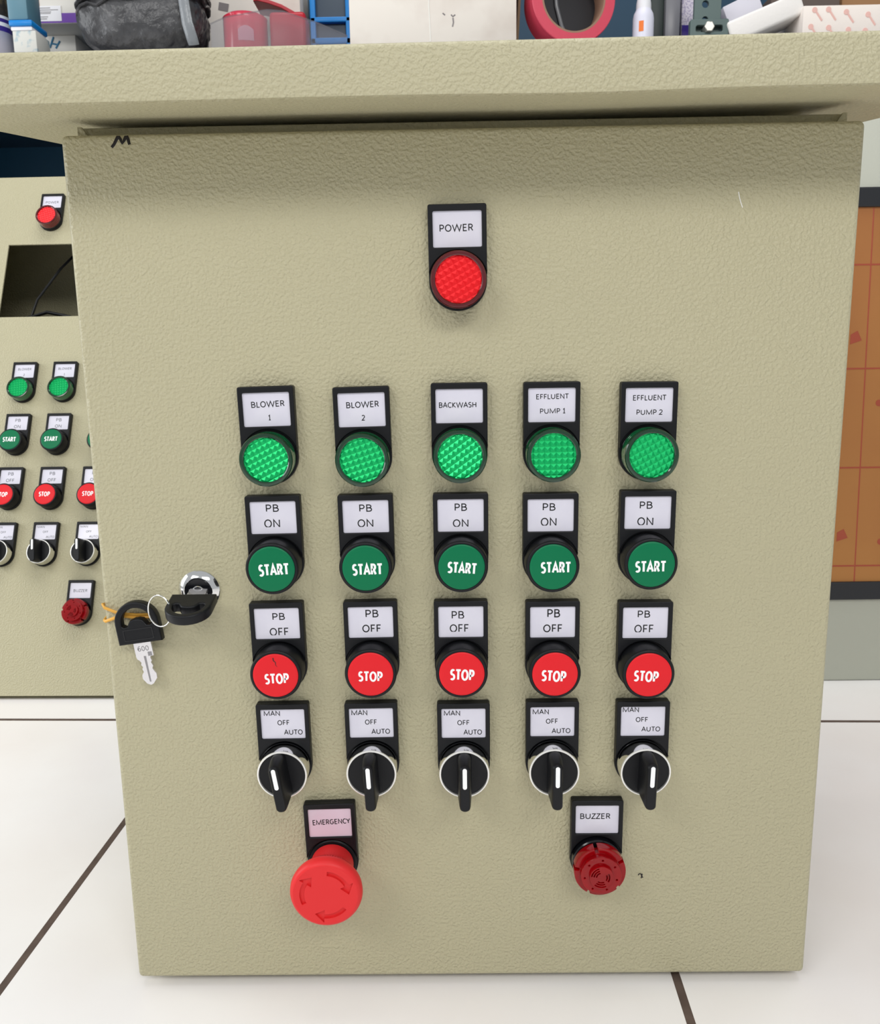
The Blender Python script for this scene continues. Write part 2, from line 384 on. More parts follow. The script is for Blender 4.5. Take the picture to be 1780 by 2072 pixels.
def cap_mesh(color, p):
    b = MB(); b.lathe([(12.2*mm, -(p-2)*mm), (12.2*mm, -(p+.15)*mm), (11.8*mm, -(p+.5)*mm), (11.0*mm, -(p+.6)*mm), (0, -(p+.6)*mm)], K[color], seg=72)
    return b
def bezel_mesh():
    b = MB()
    b.lathe([(13.2*mm, -5*mm), (13.9*mm, -5.6*mm), (13.9*mm, -15.2*mm)], K['chrome'], seg=72)
    b.lathe([(13.9*mm, -15.2*mm), (13.7*mm, -15.9*mm), (13.2*mm, -16.1*mm), (12.9*mm, -16.0*mm), (12.7*mm, -14.6*mm)], K['rim'], seg=72)
    return b.mesh('chrome_bezel')
ME_BEZEL = bezel_mesh()
def handle_mesh(dirty=False):
    b = MB()
    b.lathe([(12.8*mm, -14.6*mm), (12.6*mm, -15.2*mm), (0, -15.2*mm)], K['black'], seg=64)
    # lever: cross sections from the disc outwards, each a rounded bar
    secs = []
    for y, w, zt, zb in ((-14.9, 4.0, 13.0, -13.0), (-20, 3.75, 13.2, -13.6), (-28, 3.05, 12.4, -14.4), (-29.8, 2.8, 11.9, -14.4), (-30.5, 2.3, 11.2, -13.8)):
        pts = []
        for k in range(9): a = PI*k/8; pts.append((w*math.cos(a), zt-w*0.8+w*0.8*math.sin(a)))
        for k in range(9): a = PI+PI*k/8; pts.append((w*math.cos(a), zb+w*0.8+w*0.8*math.sin(a)))
        secs.append([b.bm.verts.new((x*mm, y*mm, z*mm)) for x, z in pts])
    i = b.mi(K['black']); n = len(secs[0])
    for a, c in zip(secs, secs[1:]):
        for j in range(n): b.bm.faces.new((a[j], a[(j+1) % n], c[(j+1) % n], c[j])).material_index = i
    b.bm.faces.new(secs[-1]).material_index = i
    return b.mesh('handle')
ME_HANDLE = handle_mesh()
def mark_mesh():
    b = MB(); r = 1.15*mm
    b.prism([circ(r, 12, (0, 9.9*mm), 0, PI, True)+circ(r, 12, (0, .2*mm), PI, 2*PI, True)], -30.2*mm, -30.75*mm, K['white_print'], bevel=0.1*mm)
    return b.mesh('indicator_line')
ME_MARK = mark_mesh()

def card_mesh(lines, org, phi, paper='paper', ink='ink', Y=-4.49*mm):
    """lines: (text, px box in the photo, extra clip) on the main panel; org = hole centre, phi = tilt of the device"""
    b = MB(); b.box((0, -4.25*mm, 25.2*mm), (25.0*mm, 0.4*mm, 18.0*mm), K[paper])
    for t in lines:
        st, (x0, y0, x1, y1) = t[0], t[1]; clip = t[2] if len(t) > 2 else 0.0
        rot = math.radians(t[3]) if len(t) > 3 else 0.0
        c = at((x0+x1)/2, (y0+y1)/2, -5*mm); w = (at(x1, (y0+y1)/2, -5*mm)-at(x0, (y0+y1)/2, -5*mm)).length
        h = at((x0+x1)/2, y0, -5*mm).z-at((x0+x1)/2, y1, -5*mm).z
        dx, dz = c.x-org[0], c.z-org[1]; cp, sp = math.cos(-phi), math.sin(-phi)
        b.text(st, dx*cp-dz*sp, dx*sp+dz*cp, w, h, Y, K[ink], rot=rot, clip=clip)
    return b.mesh('label_card', smooth=False)

# the empty legend holders etc. are shared; every device is a part of its panel and its pieces are sub-parts
def device(kind, parent, x, z, phi, label, card):
    body = {'pilot_light': ME_COLLAR, 'push_button': ME_BUTTON, 'selector_switch': ME_COLLAR, 'emergency_stop': ME_COLLAR_MATT, 'buzzer': ME_BUZBASE}[kind]
    d = put(kind, body, parent, (x, 0, z), (0, -phi, 0)); d['label'] = label
    put('label_holder', ME_HOLDER, d)
    put('label_card', card, d)
    return d
def buzzer_base():
    b = MB(); b.lathe([(0, 0), (14.2*mm, 0), (14.2*mm, -8.2*mm), (13.6*mm, -8.8*mm), (0, -8.8*mm)], K['black_gloss'], seg=72); return b.mesh('buzzer')
ME_BUZBASE = buzzer_base()
def buzzer_dome():
    b = MB()
    ol = []; R = 14.5*mm; r = 11.6*mm; nn = 5; hw = math.radians(4.0)
    for k in range(nn):
        a = math.radians(100)+2*PI*k/nn; a2 = a+2*PI/nn
        ol += [(r*math.cos(a-hw*.9), r*math.sin(a-hw*.9)), (r*math.cos(a+hw*.9), r*math.sin(a+hw*.9))]
        ol += [(R*math.cos(t), R*math.sin(t)) for t in [a+hw+(a2-a-2*hw)*i/12 for i in range(13)]]
    b.prism([ol], -8.8*mm, -15.0*mm, K['buzz'], bevel=0.4*mm)
    b.prism([circ(11.3*mm, 64)] + [circ(.55*mm, 10, (9.2*mm*math.cos(.6+2*PI*k/7), 9.2*mm*math.sin(.6+2*PI*k/7))) for k in range(7)], -15.0*mm, -18.6*mm, K['buzz'], bevel=0.3*mm)
    slots = []
    for g, (a, ks) in enumerate(((math.radians(140), (0, 1, 2)), (math.radians(0), (0, 1)), (math.radians(262), (0, 1, 2)))):
        for k in ks:
            r0 = (2.6+1.35*k)*mm; r1 = r0+.75*mm; h = math.radians(34)
            slots.append(circ(r1, 10, (0, 0), a-h, a+h, True)+circ(r0, 10, (0, 0), a+h, a-h, True))
    b.prism([circ(6.7*mm, 48)]+slots, -18.6*mm, -20.6*mm, K['buzz'], bevel=0.12*mm)
    b.lathe([(10.4*mm, -8.9*mm), (10.4*mm, -13*mm), (9*mm, -14*mm), (0, -14*mm)], K['buzz_core'], seg=40)
    return b.mesh('sounder_dome')
ME_DOME = buzzer_dome()

# enclosure shared pieces -----------------------------------------------------------------
LIGHTS = [ # name lines: (left px, right px, top px), rotation of lens pattern, text
 ('first', 'BLOWER 1', -102.6, 352.6, 1.0, 0.45, [('BLOWER', (507.5, 811.5, 575.1, 824.0), 0, 1.2), ('1', (543.0, 839.5, 547.0, 850.8))]),
 ('second', 'BLOWER 2', -53.0, 351.7, 0.9, 0.30, [('BLOWER', (700, 812.4, 766.2, 825.0), 0, 1.0), ('2', (730.7, 839.6, 739, 851.3))]),
 ('third', 'BACKWASH', -2.5, 352.9, 0.0, 0.62, [('BACKWASH', (887.8, 813.8, 963.5, 825.2))]),
 ('fourth', 'EFFLUENT PUMP 1', 45.6, 352.7, 0.0, 0.02, [('EFFLUENT', (1084.9, 797.0, 1151.2, 807.6), 0, .5), ('PUMP 1', (1092.6, 826.4, 1144.5, 837.0), 0, .3)]),
 ('fifth', 'EFFLUENT PUMP 2', 95.9, 352.0, -0.3, 0.52, [('EFFLUENT', (1281, 799.2, 1348.8, 810.4), 0, .3), ('PUMP 2', (1288, 828.8, 1341, 839.6))]),
]
STARTS = [
 (-102.2, 295.1, 0.6, [('PB', (537.2, 1021, 563.5, 1036.3)), ('ON', (534, 1051.2, 566, 1067.0), .07)], (554.5, 1153.2, 63, 24.5, 2.5), 0),
 (-52.8, 295.0, 0.5, [('PB', (726.4, 1021, 752.4, 1036)), ('ON', (723, 1051, 755, 1066.4), .05)], (743.7, 1152.5, 62.5, 24, 0.8), 0),
 (-2.4, 294.9, 0.0, [('PB', (919.6, 1019, 944.7, 1034.3)), ('ON', (916, 1051, 947.6, 1066.2), .06)], (935.5, 1149.8, 60.5, 23.5, -4.5), 1),
 (45.5, 294.3, 0.0, [('PB', (1098, 1018.6, 1124, 1033.8), 0, -.6), ('ON', (1094, 1048, 1126, 1063.8), .07)], (1125, 1148.6, 62.2, 23.4, 0.0), 0),
 (96.9, 295.0, -0.4, [('PB', (1294.6, 1015, 1320.6, 1030)), ('ON', (1289.5, 1047, 1322, 1062.8), .07)], (1316.8, 1146.8, 63.6, 23.4, 0.0), 0),
]
STOPS = [
 (-103.2, 236.0, 0.7, [('PB', (550.5, 1241, 575.8, 1255.3)), ('OFF', (545, 1271, 584, 1285.8), .08)], (559.9, 1373.6, 49.2, 21.4, 1.5), 1),
 (-52.0, 236.1, 0.5, [('PB', (739, 1234.3, 765.4, 1250)), ('OFF', (732.6, 1264.4, 771.2, 1280))], (749.4, 1369, 49.3, 21.0, -1.5), 0),
 (-2.9, 235.7, 0.0, [('PB', (913.6, 1237, 939, 1252), .05), ('OFF', (909.7, 1263.7, 948.8, 1278.8), .07)], (935.2, 1365.8, 49.4, 23.0, -2.8), 0),
 (47.1, 234.9, 0.0, [('PB', (1107.3, 1233, 1133.4, 1250)), ('OFF', (1098.9, 1264, 1138.2, 1280))], (1120.5, 1368.3, 50, 22.8, -4.0), 0),
 (97.4, 233.9, -0.3, [('PB', (1290.5, 1236, 1315.8, 1250.4)), ('OFF', (1283.5, 1264.7, 1323, 1279.9), .08)], (1307.4, 1368.8, 50.2, 22.5, -4.0), 0),
]
SELECT = [
 (-103.0, 177.2, 0.5, [('MAN', (533, 1439.4, 565.7, 1449.6)), ('OFF', (560.8, 1458, 585.5, 1468.3)), ('AUTO', (574, 1477, 612, 1487.4))], 8.0),
 (-53.5, 177.3, 0.4, [('MAN', (710.4, 1437.7, 742.7, 1448.3)), ('OFF', (738, 1456.7, 762.5, 1466.9)), ('AUTO', (751, 1475.5, 788.8, 1485.9))], 2.2),
 (-2.1, 176.5, 0.0, [('MAN', (897.9, 1438.6, 930.7, 1449)), ('OFF', (925, 1458, 950, 1468.2)), ('AUTO', (937.5, 1477, 975, 1487.4))], 0.0),
 (47.5, 176.9, 0.0, [('MAN', (1077.6, 1436, 1110.4, 1446.3)), ('OFF', (1104.4, 1455, 1129, 1465.1)), ('AUTO', (1116, 1474.3, 1154, 1484.5))], 0.0),
 (97.8, 176.5, -0.2, [('MAN', (1260.3, 1431.8, 1292.9, 1442)), ('OFF', (1286.4, 1451.7, 1311.5, 1461.8)), ('AUTO', (1297.7, 1471, 1335.8, 1481))], -1.5),
]
COLN = ['BLOWER 1', 'BLOWER 2', 'BACKWASH', 'EFFLUENT PUMP 1', 'EFFLUENT PUMP 2']

def cap_text(b, st, cx, cy, wpx, hpx, rot, org, phi, p, bold=0.03):
    Y = -(p+.6)*mm
    c = at(cx, cy, Y); k = (at(cx+10, cy, Y)-at(cx-10, cy, Y)).length/20; kz = (at(cx, cy-10, Y)-at(cx, cy+10, Y)).length/20
    dx, dz = c.x-org[0], c.z-org[1]
    b.text(st, dx, dz, wpx*k, hpx*kz, Y-.04*mm, K['white_print'], rot=math.radians(rot)-phi, bold=bold)

# ------------------------------------------------------------------ the main control panel
panel = empty('control_panel', (0, 0.0, FLOOR))
tag(panel, 'large beige control panel in front with rain hood, five button columns and black marker M', 'control panel')
Z0 = -FLOOR
H = 0.478
b = MB(); b.box((0, 0.009, H/2), (0.400, 0.018, H), K['beige'], bevel=0.0030, seg=4)
door = b.build('door', panel, (0, 0, Z0))
b = MB()
b.box((0, 0.121, 0.240), (0.395, 0.202, 0.492), K['beige'], bevel=0.0015)
b.box((0, 0.140, 0.495), (0.385, 0.150, 0.030), K['beige'])
b.build('enclosure_body', panel, (0, 0, Z0))
# rain hood: sheet-metal roof, rising 8 degrees to the back, with rolled front lip
t8 = math.tan(math.radians(8))
prof = [(-0.0485, 0.4793), (-0.0498, 0.4800), (-0.0500, 0.4812), (-0.0500, 0.4988)]
prof += [(-0.0500+0.0028*(1-math.cos(a)), 0.4988+0.0028*math.sin(a)) for a in [math.radians(v) for v in (15, 30, 45, 60, 72, 82)]]
prof += [(0.27, 0.5016+0.317*t8), (0.27, 0.4793+0.3185*t8)]
b = MB(); i = b.mi(K['beige'])
NX = 24; rows = []
for k in range(NX+1):
    x = -0.25+0.5*k/NX
    dent = -0.0009*math.exp(-((x-0.055)/0.05)**2)
    rows.append([b.bm.verts.new((x, y, z+(dent if z < 0.4815 and y < -0.04 else 0))) for y, z in prof])
for r0, r1 in zip(rows, rows[1:]):
    for j in range(len(prof)): b.bm.faces.new((r0[j], r0[(j+1) % len(prof)], r1[(j+1) % len(prof)], r1[j])).material_index = i
b.bm.faces.new(rows[0]).material_index = i; b.bm.faces.new(rows[-1][::-1]).material_index = i
b.build('rain_hood', panel, (0, 0, Z0), (0, math.radians(-0.28), 0), ang=40)
# small folded corner tabs under the hood
for sx in (-1, 1):
    b = MB(); b.prism([[(0.001*sx, 0), (0.0075*sx, 0), (0.0030*sx, 0.0065), (0.001*sx, 0.0065)]], 0.019, 0.0165, K['beige'])
    b.build('corner_tab', panel, (sx*-0.1985, 0, Z0+0.4790))
# marker M
Mp = [(226, 298.5), (231, 292), (235, 284), (238, 277.5), (241, 277), (244, 283), (247, 289.5), (251, 284), (254, 277), (257, 276.5), (259, 282), (260.5, 288), (262, 292.5)]
b = MB(); b.tube([at(x, y, -0.0001)-Vector((0, 0, 0)) for x, y in Mp], [0.7*mm, .75*mm, .8*mm, .8*mm, .7*mm, .8*mm, .8*mm, .75*mm, .8*mm, .8*mm, .8*mm, .75*mm, .75*mm], K['marker'], seg=8, flat=0.12)
o = b.build('marker_letter', door); o['label'] = 'hand drawn black letter M'
# scuff, scratch and paint chip
b = MB(); b.tube([at(x, y, -0.0001) for x, y in ((1291, 1771), (1293, 1768), (1296, 1768), (1298, 1772), (1297, 1777))], .35*mm, K['marker'], seg=6, flat=.2)
b.tube([at(x, y, -0.0001) for x, y in ((1299, 1768), (1298.5, 1773), (1300.5, 1776))], .3*mm, K['marker'], seg=6, flat=.2)
o = b.build('scuff', door); o['label'] = 'small dark scuff'
b = MB(); b.tube([at(x, y, -0.0001) for x, y in ((1494, 388), (1495.5, 398), (1498, 408), (1502, 420))], .18*mm, K['rim'], seg=6, flat=.3)
o = b.build('scratch', door); o['label'] = 'fine pale scratch'

def lens_set(d, green, ang):
    put('lens', lens_mesh('green_side' if green else 'red_side', 'green_lens' if green else 'red_lens', ang, hgt=(0.85 if green else 0.45)*mm), d)
    put('lens_rim', ME_RIM_G if green else ME_RIM_R, d)
x, z = -2.3*mm, 441.1*mm-TOP
c = card_mesh([('POWER', (888.9, 453.2, 957.2, 468.2), 0, .6)], (x, z), math.radians(.4))
d = device('pilot_light', panel, x, z+Z0, math.radians(.4), 'red POWER pilot light at the top of the door', c); lens_set(d, False, .5)
for (n, nm, x, zt, ph, ang, lines), col in zip(LIGHTS, COLN):
    x *= mm; z = zt*mm-TOP; phi = math.radians(ph)
    d = device('pilot_light', panel, x, z+Z0, phi, 'green pilot light labelled '+col, card_mesh(lines, (x, z), phi)); lens_set(d, True, ang)
for (x, zt, ph, lines, (cx, cy, w, h, rot), worn), col in zip(STARTS, COLN):
    x *= mm; z = zt*mm-TOP; phi = math.radians(ph)
    d = device('push_button', panel, x, z+Z0, phi, 'green START push button in the %s column' % col, card_mesh(lines, (x, z), phi))
    b = cap_mesh('green_cap', BP); cap_text(b, 'START', cx, cy, w, h, rot, (x, z), phi, BP)
    put('button_cap', b.mesh('button_cap'), d)
for (x, zt, ph, lines, (cx, cy, w, h, rot), dirty), col in zip(STOPS, COLN):
    x *= mm; z = zt*mm-TOP; phi = math.radians(ph)
    d = device('push_button', panel, x, z+Z0, phi, 'red STOP push button in the %s column' % col, card_mesh(lines, (x, z), phi))
    b = cap_mesh('red_cap', BP); cap_text(b, 'STOP', cx, cy, w, h, rot, (x, z), phi, BP)
    if dirty:
        b.tube([(v*mm, -(BP+.6)*mm, u*mm) for v, u in ((-.8, 10.2), (-.6, 8.6), (.4, 7.6), (.5, 6.0), (1.3, 5.0))], [.5*mm, .45*mm, .4*mm, .25*mm, .12*mm], K['dirt'], seg=6, flat=.15)
    put('button_cap', b.mesh('button_cap'), d)
for (x, zt, ph, lines, hr), col in zip(SELECT, COLN):
    x *= mm; z = zt*mm-TOP; phi = math.radians(ph)
    d = device('selector_switch', panel, x, z+Z0, phi, 'black selector switch in the %s column' % col, card_mesh(lines, (x, z), phi))
    put('chrome_bezel', ME_BEZEL, d)
    put('handle', ME_HANDLE, d, (0, 0, 0), (0, -math.radians(hr), 0))
    put('indicator_line', ME_MARK, d, (0, 0, 0), (0, -math.radians(hr), 0))
# emergency stop
x, z, phi = -78.7*mm, 116.4*mm-TOP, math.radians(1.3)
d = device('emergency_stop', panel, x, z+Z0, phi, 'large red mushroom EMERGENCY stop button, bottom left of the door',
           card_mesh([('EMERGENCY', (631.9, 1658.5, 708.2, 1669), 0, 1.6)], (x, z), phi, 'paper_pink'))
def arrow(a0, a1, r=12.9*mm, w=2.6*mm, head=2.6*mm, ha=24):
    a0, a1 = math.radians(a0), math.radians(a1); am = a1+math.radians(ha)
    o_ = circ(r+w/2, 14, (0, 0), a0, am, True); i_ = circ(r-w/2, 14, (0, 0), am, a0, True)
    hd = [((r+w/2+head)*math.cos(am), (r+w/2+head)*math.sin(am)), (r*math.cos(a1), r*math.sin(a1)), ((r-w/2-head)*math.cos(am), (r-w/2-head)*math.sin(am))]
    return o_+hd+i_
b = MB()
pr = [(12.2, -5.8), (12.5, -9), (13.2, -16), (14.6, -20.5), (16.4, -23.2), (17.4, -25), (18.2, -27.0), (19.0, -28.4), (19.4, -30.6), (19.2, -32.4), (18.6, -33.8), (17.9, -34.6), (17.1, -35.0)]
b.lathe([(r*mm*(1.03 if r > 15 else 1), y*mm) for r, y in pr]+[(17.55*mm, -33.6*mm), (0, -33.6*mm)], K['mushroom'], seg=160, mod=lambda k, j: (0.972 if (j % 2 == 0 and 4 <= k <= 6) else 1))
b.prism([circ(17.6*mm, 120), arrow(203, 122), arrow(83, 0), arrow(-40, -120)], -33.5*mm, -35.0*mm, K['mushroom'])
b.build('mushroom_cap', d, ang=30)
# buzzer
x, z, phi = 73.4*mm, 116.9*mm-TOP, math.radians(-.3)
d = device('buzzer', panel, x, z+Z0, phi, 'translucent red BUZZER, bottom right of the door', card_mesh([('BUZZER', (1173.9, 1646.8, 1235, 1658.2))], (x, z), phi))
put('sounder_dome', ME_DOME, d, (0.2*mm, -2.0*mm, 0))

# cam lock
LX, LZ = -0.1460, 0.2422
b = MB(); b.lathe([(11.6*mm, 0), (11.6*mm, -.7*mm), (11.2*mm, -1.3*mm), (8.1*mm, -3.6*mm), (7.8*mm, -3.7*mm), (7.4*mm, -3.2*mm)], K['chrome'], seg=64)
lock = b.build('cam_lock', panel, (LX, 0, LZ+Z0)); lock['label'] = 'round chrome door lock'
b = MB(); b.lathe([(7.4*mm, -.5*mm), (7.4*mm, -3.0*mm), (7.0*mm, -3.3*mm), (0, -3.3*mm)], K['black_gloss'], seg=48)
b.box((0, -3.35*mm, 0), (10*mm, .5*mm, 2.6*mm), K['chrome'], bevel=.15*mm)
b.tube([(-2.6*mm, -3.5*mm, 1.4*mm), (-1.6*mm, -3.6*mm, 2.6*mm), (0, -3.6*mm, 3.0*mm), (1.6*mm, -3.6*mm, 2.6*mm), (2.6*mm, -3.5*mm, 1.4*mm)], .35*mm, K['chrome'], seg=6)
b.build('lock_core', lock)

# ------------------------------------------------------------------ keys, ring, rubber band
def bow_outlines():
    """bow of a key in its own plane: shoulder along the bottom, D-shaped top"""
    w = 12.0
    out = [(-w, 0), (w, 0), (w, 12)] + [(w*math.cos(a), 12+11.5*math.sin(a)) for a in [PI*k/16 for k in range(1, 16)]] + [(-w, 12)]
    # kidney-shaped hole with a bump at its lower side
    hole = [(8.3*math.cos(a), 12+8.0*math.sin(a)) for a in [PI*k/14 for k in range(0, 15)]]
    hole += [(-8.4, 10.6), (-7.2, 9.8), (-5.4, 10.0), (-4.6, 11.6), (-3.4, 13.2), (-1.2, 13.9), (1.2, 13.9), (3.4, 13.2), (4.6, 11.6), (5.4, 10.0), (7.2, 9.8), (8.4, 10.6)]
    f = lambda L: [(x*mm, z*mm) for x, z in L]
    return f(out), f(hole)
def make_key(name, label, mtx, digits):
    k = empty(name, mtx.translation); k.rotation_euler = mtx.to_euler(); tag(k, label, 'key', 'cabinet keys')
    o_, h_ = bow_outlines()
    b = MB(); b.prism([o_, h_], 2.8*mm, -2.8*mm, K['black'], bevel=1.0*mm, res=3)
    for sgn in (-1,):
        b.prism([rrect(-8.2*mm, 2.0*mm, 8.2*mm, 8.6*mm, .5*mm), rrect(-7.7*mm, 2.5*mm, 7.7*mm, 8.1*mm, .4*mm)], -2.7*mm, -3.0*mm, K['black_gloss'])
    b.build('key_bow', k)
    b = MB(); z = lambda L: [(x*mm, y*mm) for x, y in L]
    bl = z([(-4.9, 1), (4.9, 1), (4.9, -8.3), (3.0, -8.5), (2.9, -9.6), (3.3, -11), (2.6, -12), (3.4, -14), (2.7, -15.5), (3.5, -17.2), (4.3, -18.6), (4.1, -21.4), (1.6, -24.4), (0, -25.0), (-2.0, -24), (-3.9, -21), (-3.8, -18.8), (-2.5, -17), (-3.0, -15.3), (-2.3, -14.2), (-3.2, -12.9), (-2.7, -11.6), (-3.6, -10.2), (-4.6, -9.4), (-4.9, -8)])
    b.prism([bl], .9*mm, -.9*mm, K['steel'], bevel=.15*mm)
    b.prism([z([(-.6, -8), (.6, -8), (.55, -23), (-.3, -23)])], -.85*mm, -1.0*mm, K['steel_mark'])
    b.prism([z([(2.0, -5.8), (4.2, -5.8), (4.2, -8.2), (2.0, -8.2)])], -.85*mm, -1.0*mm, K['steel_mark'])
    if digits: b.text('600', 0, -3.6*mm, 6.2*mm, 3.0*mm, -.93*mm, K['steel_mark'])
    b.build('key_blade', k)
    return k
# hanging key, flat against the door
km = Matrix.Translation((-0.1778, -0.0062, 0.2150)) @ Matrix.Rotation(math.radians(-7.5), 4, 'Y')
make_key('key', 'black and silver key hanging flat against the door from the key ring', km, True)
# key in the lock: bow sticks straight out towards the viewer, lying in a horizontal plane
make_key('key', 'black key inserted in the round chrome door lock, bow towards the viewer', Matrix.Translation((LX+.0005, -0.0115, LZ-0.0012)) @ Matrix.Rotation(PI/2+math.radians(14), 4, 'X'), False)
# split ring through both bows
b = MB()
rc = at(323, 1236, -.0175); ex = Vector((0.83, -0.52, 0.10)).normalized(); ez = Vector((0.05, -0.12, 1)).normalized()
pts = [rc + ex*(9.0*mm*math.cos(t)) + ez*(9.0*mm*math.sin(t)) + ex.cross(ez)*(0.25*mm*math.sin(t/2)) for t in [2*PI*1.3*k/60 for k in range(61)]]
b.tube(pts, .38*mm, K['chrome'], seg=8)
tag(b.build('key_ring'), 'thin chrome split ring joining the two black keys', 'key ring')
# rubber band: loop around the door edge and through the bow of the hanging key
b = MB()
pa = [(-0.1738, -.0020, .2292), (-0.1815, -.0018, .2290), (-0.1880, -.0018, .2296), (-0.1930, -.0019, .2308), (-0.1990, -.0014, .2332), (-0.2012, .002, .2340), (-0.2014, .010, .2322), (-0.2012, .016, .2295),
      (-0.2014, .010, .2262), (-0.2012, .002, .2248), (-0.1990, -.0014, .2254), (-0.1930, -.0019, .2276), (-0.1880, -.0018, .2284), (-0.1815, -.0018, .2274), (-0.1738, -.0020, .2280)]
b.tube(pa, .95*mm, K['rubber'], seg=8, closed=True, flat=.75)
tag(b.build('rubber_band'), 'yellow rubber band looped round the left door edge and the hanging key', 'rubber band')

# ------------------------------------------------------------------ leaning-front console on the left
LEAN, NYAW = math.radians(25.5), math.radians(-1.17)
cons = empty('control_panel', (-0.5447, 0.4385, FLOOR)); cons.rotation_euler = (0, 0, NYAW)
tag(cons, 'second beige control panel behind on the left with sloping front and a square cut-out', 'control panel')
RX = Matrix.Rotation(-LEAN, 4, 'X')            # local z leans back
NL, NR, NH = -0.26, 0.24, 0.668
b = MB()
b.prism([[(NL, 0), (NR, 0), (NR, NH), (NL, NH)], [(-.0305, .4656), (.105, .4656), (.105, .5678), (-.0305, .5678)]], 0.0025, 0.0, K['beige'], bevel=.0006)
fp = b.build('front_plate', cons, (0, 0, 0.0045)); fp.rotation_euler = (-LEAN, 0, 0)
cl, sl = math.cos(LEAN), math.sin(LEAN)
b = MB(); i = b.mi(K['beige'])
P = [Vector((0, .0020*cl, 0.002)), Vector((0, .0020*cl+NH*sl, NH*cl-.002)), Vector((0, 0.38, NH*cl-.002)), Vector((0, 0.38, 0.002))]
for p in P: p.z = max(p.z, 0.0)
Lv = [b.bm.verts.new((NL+.002, p.y, p.z)) for p in P]; Rv = [b.bm.verts.new((NR-.002, p.y, p.z)) for p in P]
for j in (1, 2, 3): b.bm.faces.new((Lv[j], Lv[(j+1) % 4], Rv[(j+1) % 4], Rv[j])).material_index = i
b.bm.faces.new(Lv).material_index = i; b.bm.faces.new(Rv[::-1]).material_index = i
b.build('enclosure_body', cons, smooth=False)
def nb_local(u, v, n):      # a point of the sloping plate in the console's own axes
    return Vector((u, n*cl + v*sl, -n*sl + v*cl + 0.0045))
def nb_device(kind, u, vtop, label, lines, ink='ink_faded', text_scale=1.0):
    b = MB(); b.box((0, -4.25*mm, 25.2*mm), (25.0*mm, .4*mm, 18.0*mm), K['paper'])
    for st, cx, cz, w, h in lines: b.text(st, cx*mm, cz*mm, w*mm, h*mm, -4.47*mm, K[ink])
    body = {'pilot_light': ME_COLLAR, 'push_button': ME_BUTTON, 'selector_switch': ME_COLLAR, 'buzzer': ME_BUZBASE}[kind]
    d = put(kind, body, cons, nb_local(u, vtop-TOP, 0)); d.rotation_euler = (-LEAN, 0, 0); d['label'] = label
    put('label_holder', ME_HOLDER, d); put('label_card', b.mesh('label_card', smooth=False), d)
    return d
UA, UB, UC = .0146, .0646, .1156
d = nb_device('pilot_light', .0217, .6382, 'red pilot light above the square cut-out', [('POWER', 0, 25, 17, 3.4)]); lens_set(d, False, .3)
for u, st, num in ((UA, 'BLOWER', '2'), (UB, 'BLOWER', '1')):
    d = nb_device('pilot_light', u, .4014, 'green pilot light labelled BLOWER '+num, [(st, 0, 28, 16.5, 3.1), (num, 0, 20.5, 2, 3.0)]); lens_set(d, True, .1)
def simple_cap(color, st, w, h):
    b = cap_mesh(color, BP); b.text(st, 0, 0, w*mm, h*mm, -(BP+.66)*mm, K['white_print'], bold=.03); return b.mesh('button_cap')
for u, nm in ((UA, 'left'), (UB, 'middle'), (UC, 'right')):
    d = nb_device('push_button', u+(.005 if u == UC else 0), .3337, 'green START push button, %s of the visible three' % nm, [('PB', 0, 29, 6.6, 4), ('ON', 0, 21, 8, 4)]); put('button_cap', simple_cap('green_cap', 'START', 16, 6), d)
    d = nb_device('push_button', u, .2660, 'red STOP push button, %s of the visible three' % nm, [('PB', 0, 29, 6.6, 4), ('OFF', 0, 21, 10, 4)]); put('button_cap', simple_cap('red_cap', 'STOP', 13, 5.8), d)
    d = nb_device('selector_switch', u, .1984, 'black selector switch, %s of the visible three' % nm, [('MAN', -6, 31.5, 8.5, 2.6), ('OFF', 0, 25.5, 6.5, 2.6), ('AUTO', 6, 19.5, 10, 2.6)])
    put('chrome_bezel', ME_BEZEL, d); put('handle', ME_HANDLE, d, (0, 0, 0), (0, math.radians(-6), 0)); put('indicator_line', ME_MARK, d, (0, 0, 0), (0, math.radians(-6), 0))
d = nb_device('buzzer', .1132, .1296, 'translucent red buzzer below the switches', [('BUZZER', 0, 25, 16, 3.2)]); put('sounder_dome', ME_DOME, d)
b = MB(); b.tube([nb_local(*p) for p in ((.045, .60, .05), (.025, .55, .03), (.005, .50, .02), (-.02, .44, .04))], 1.6*mm, K['cable_black'], seg=8); b.build('cable', cons)
b = MB(); b.tube([nb_local(*p) for p in ((-.03, .44, .03), (-.01, .474, .022), (.02, .482, .02), (.05, .476, .022), (.065, .455, .03), (.09, .44, .04))], 2.2*mm, K['cable_black'], seg=8); b.build('cable', cons)
b = MB(); b.tube([nb_local(*p) for p in ((.055, .62, .04), (.056, .565, .03), (.060, .548, .03), (.10, .535, .045))], 3.0*mm, K['cable_blue'], seg=8); o = b.build('cable', cons); o['label'] = 'blue cable'

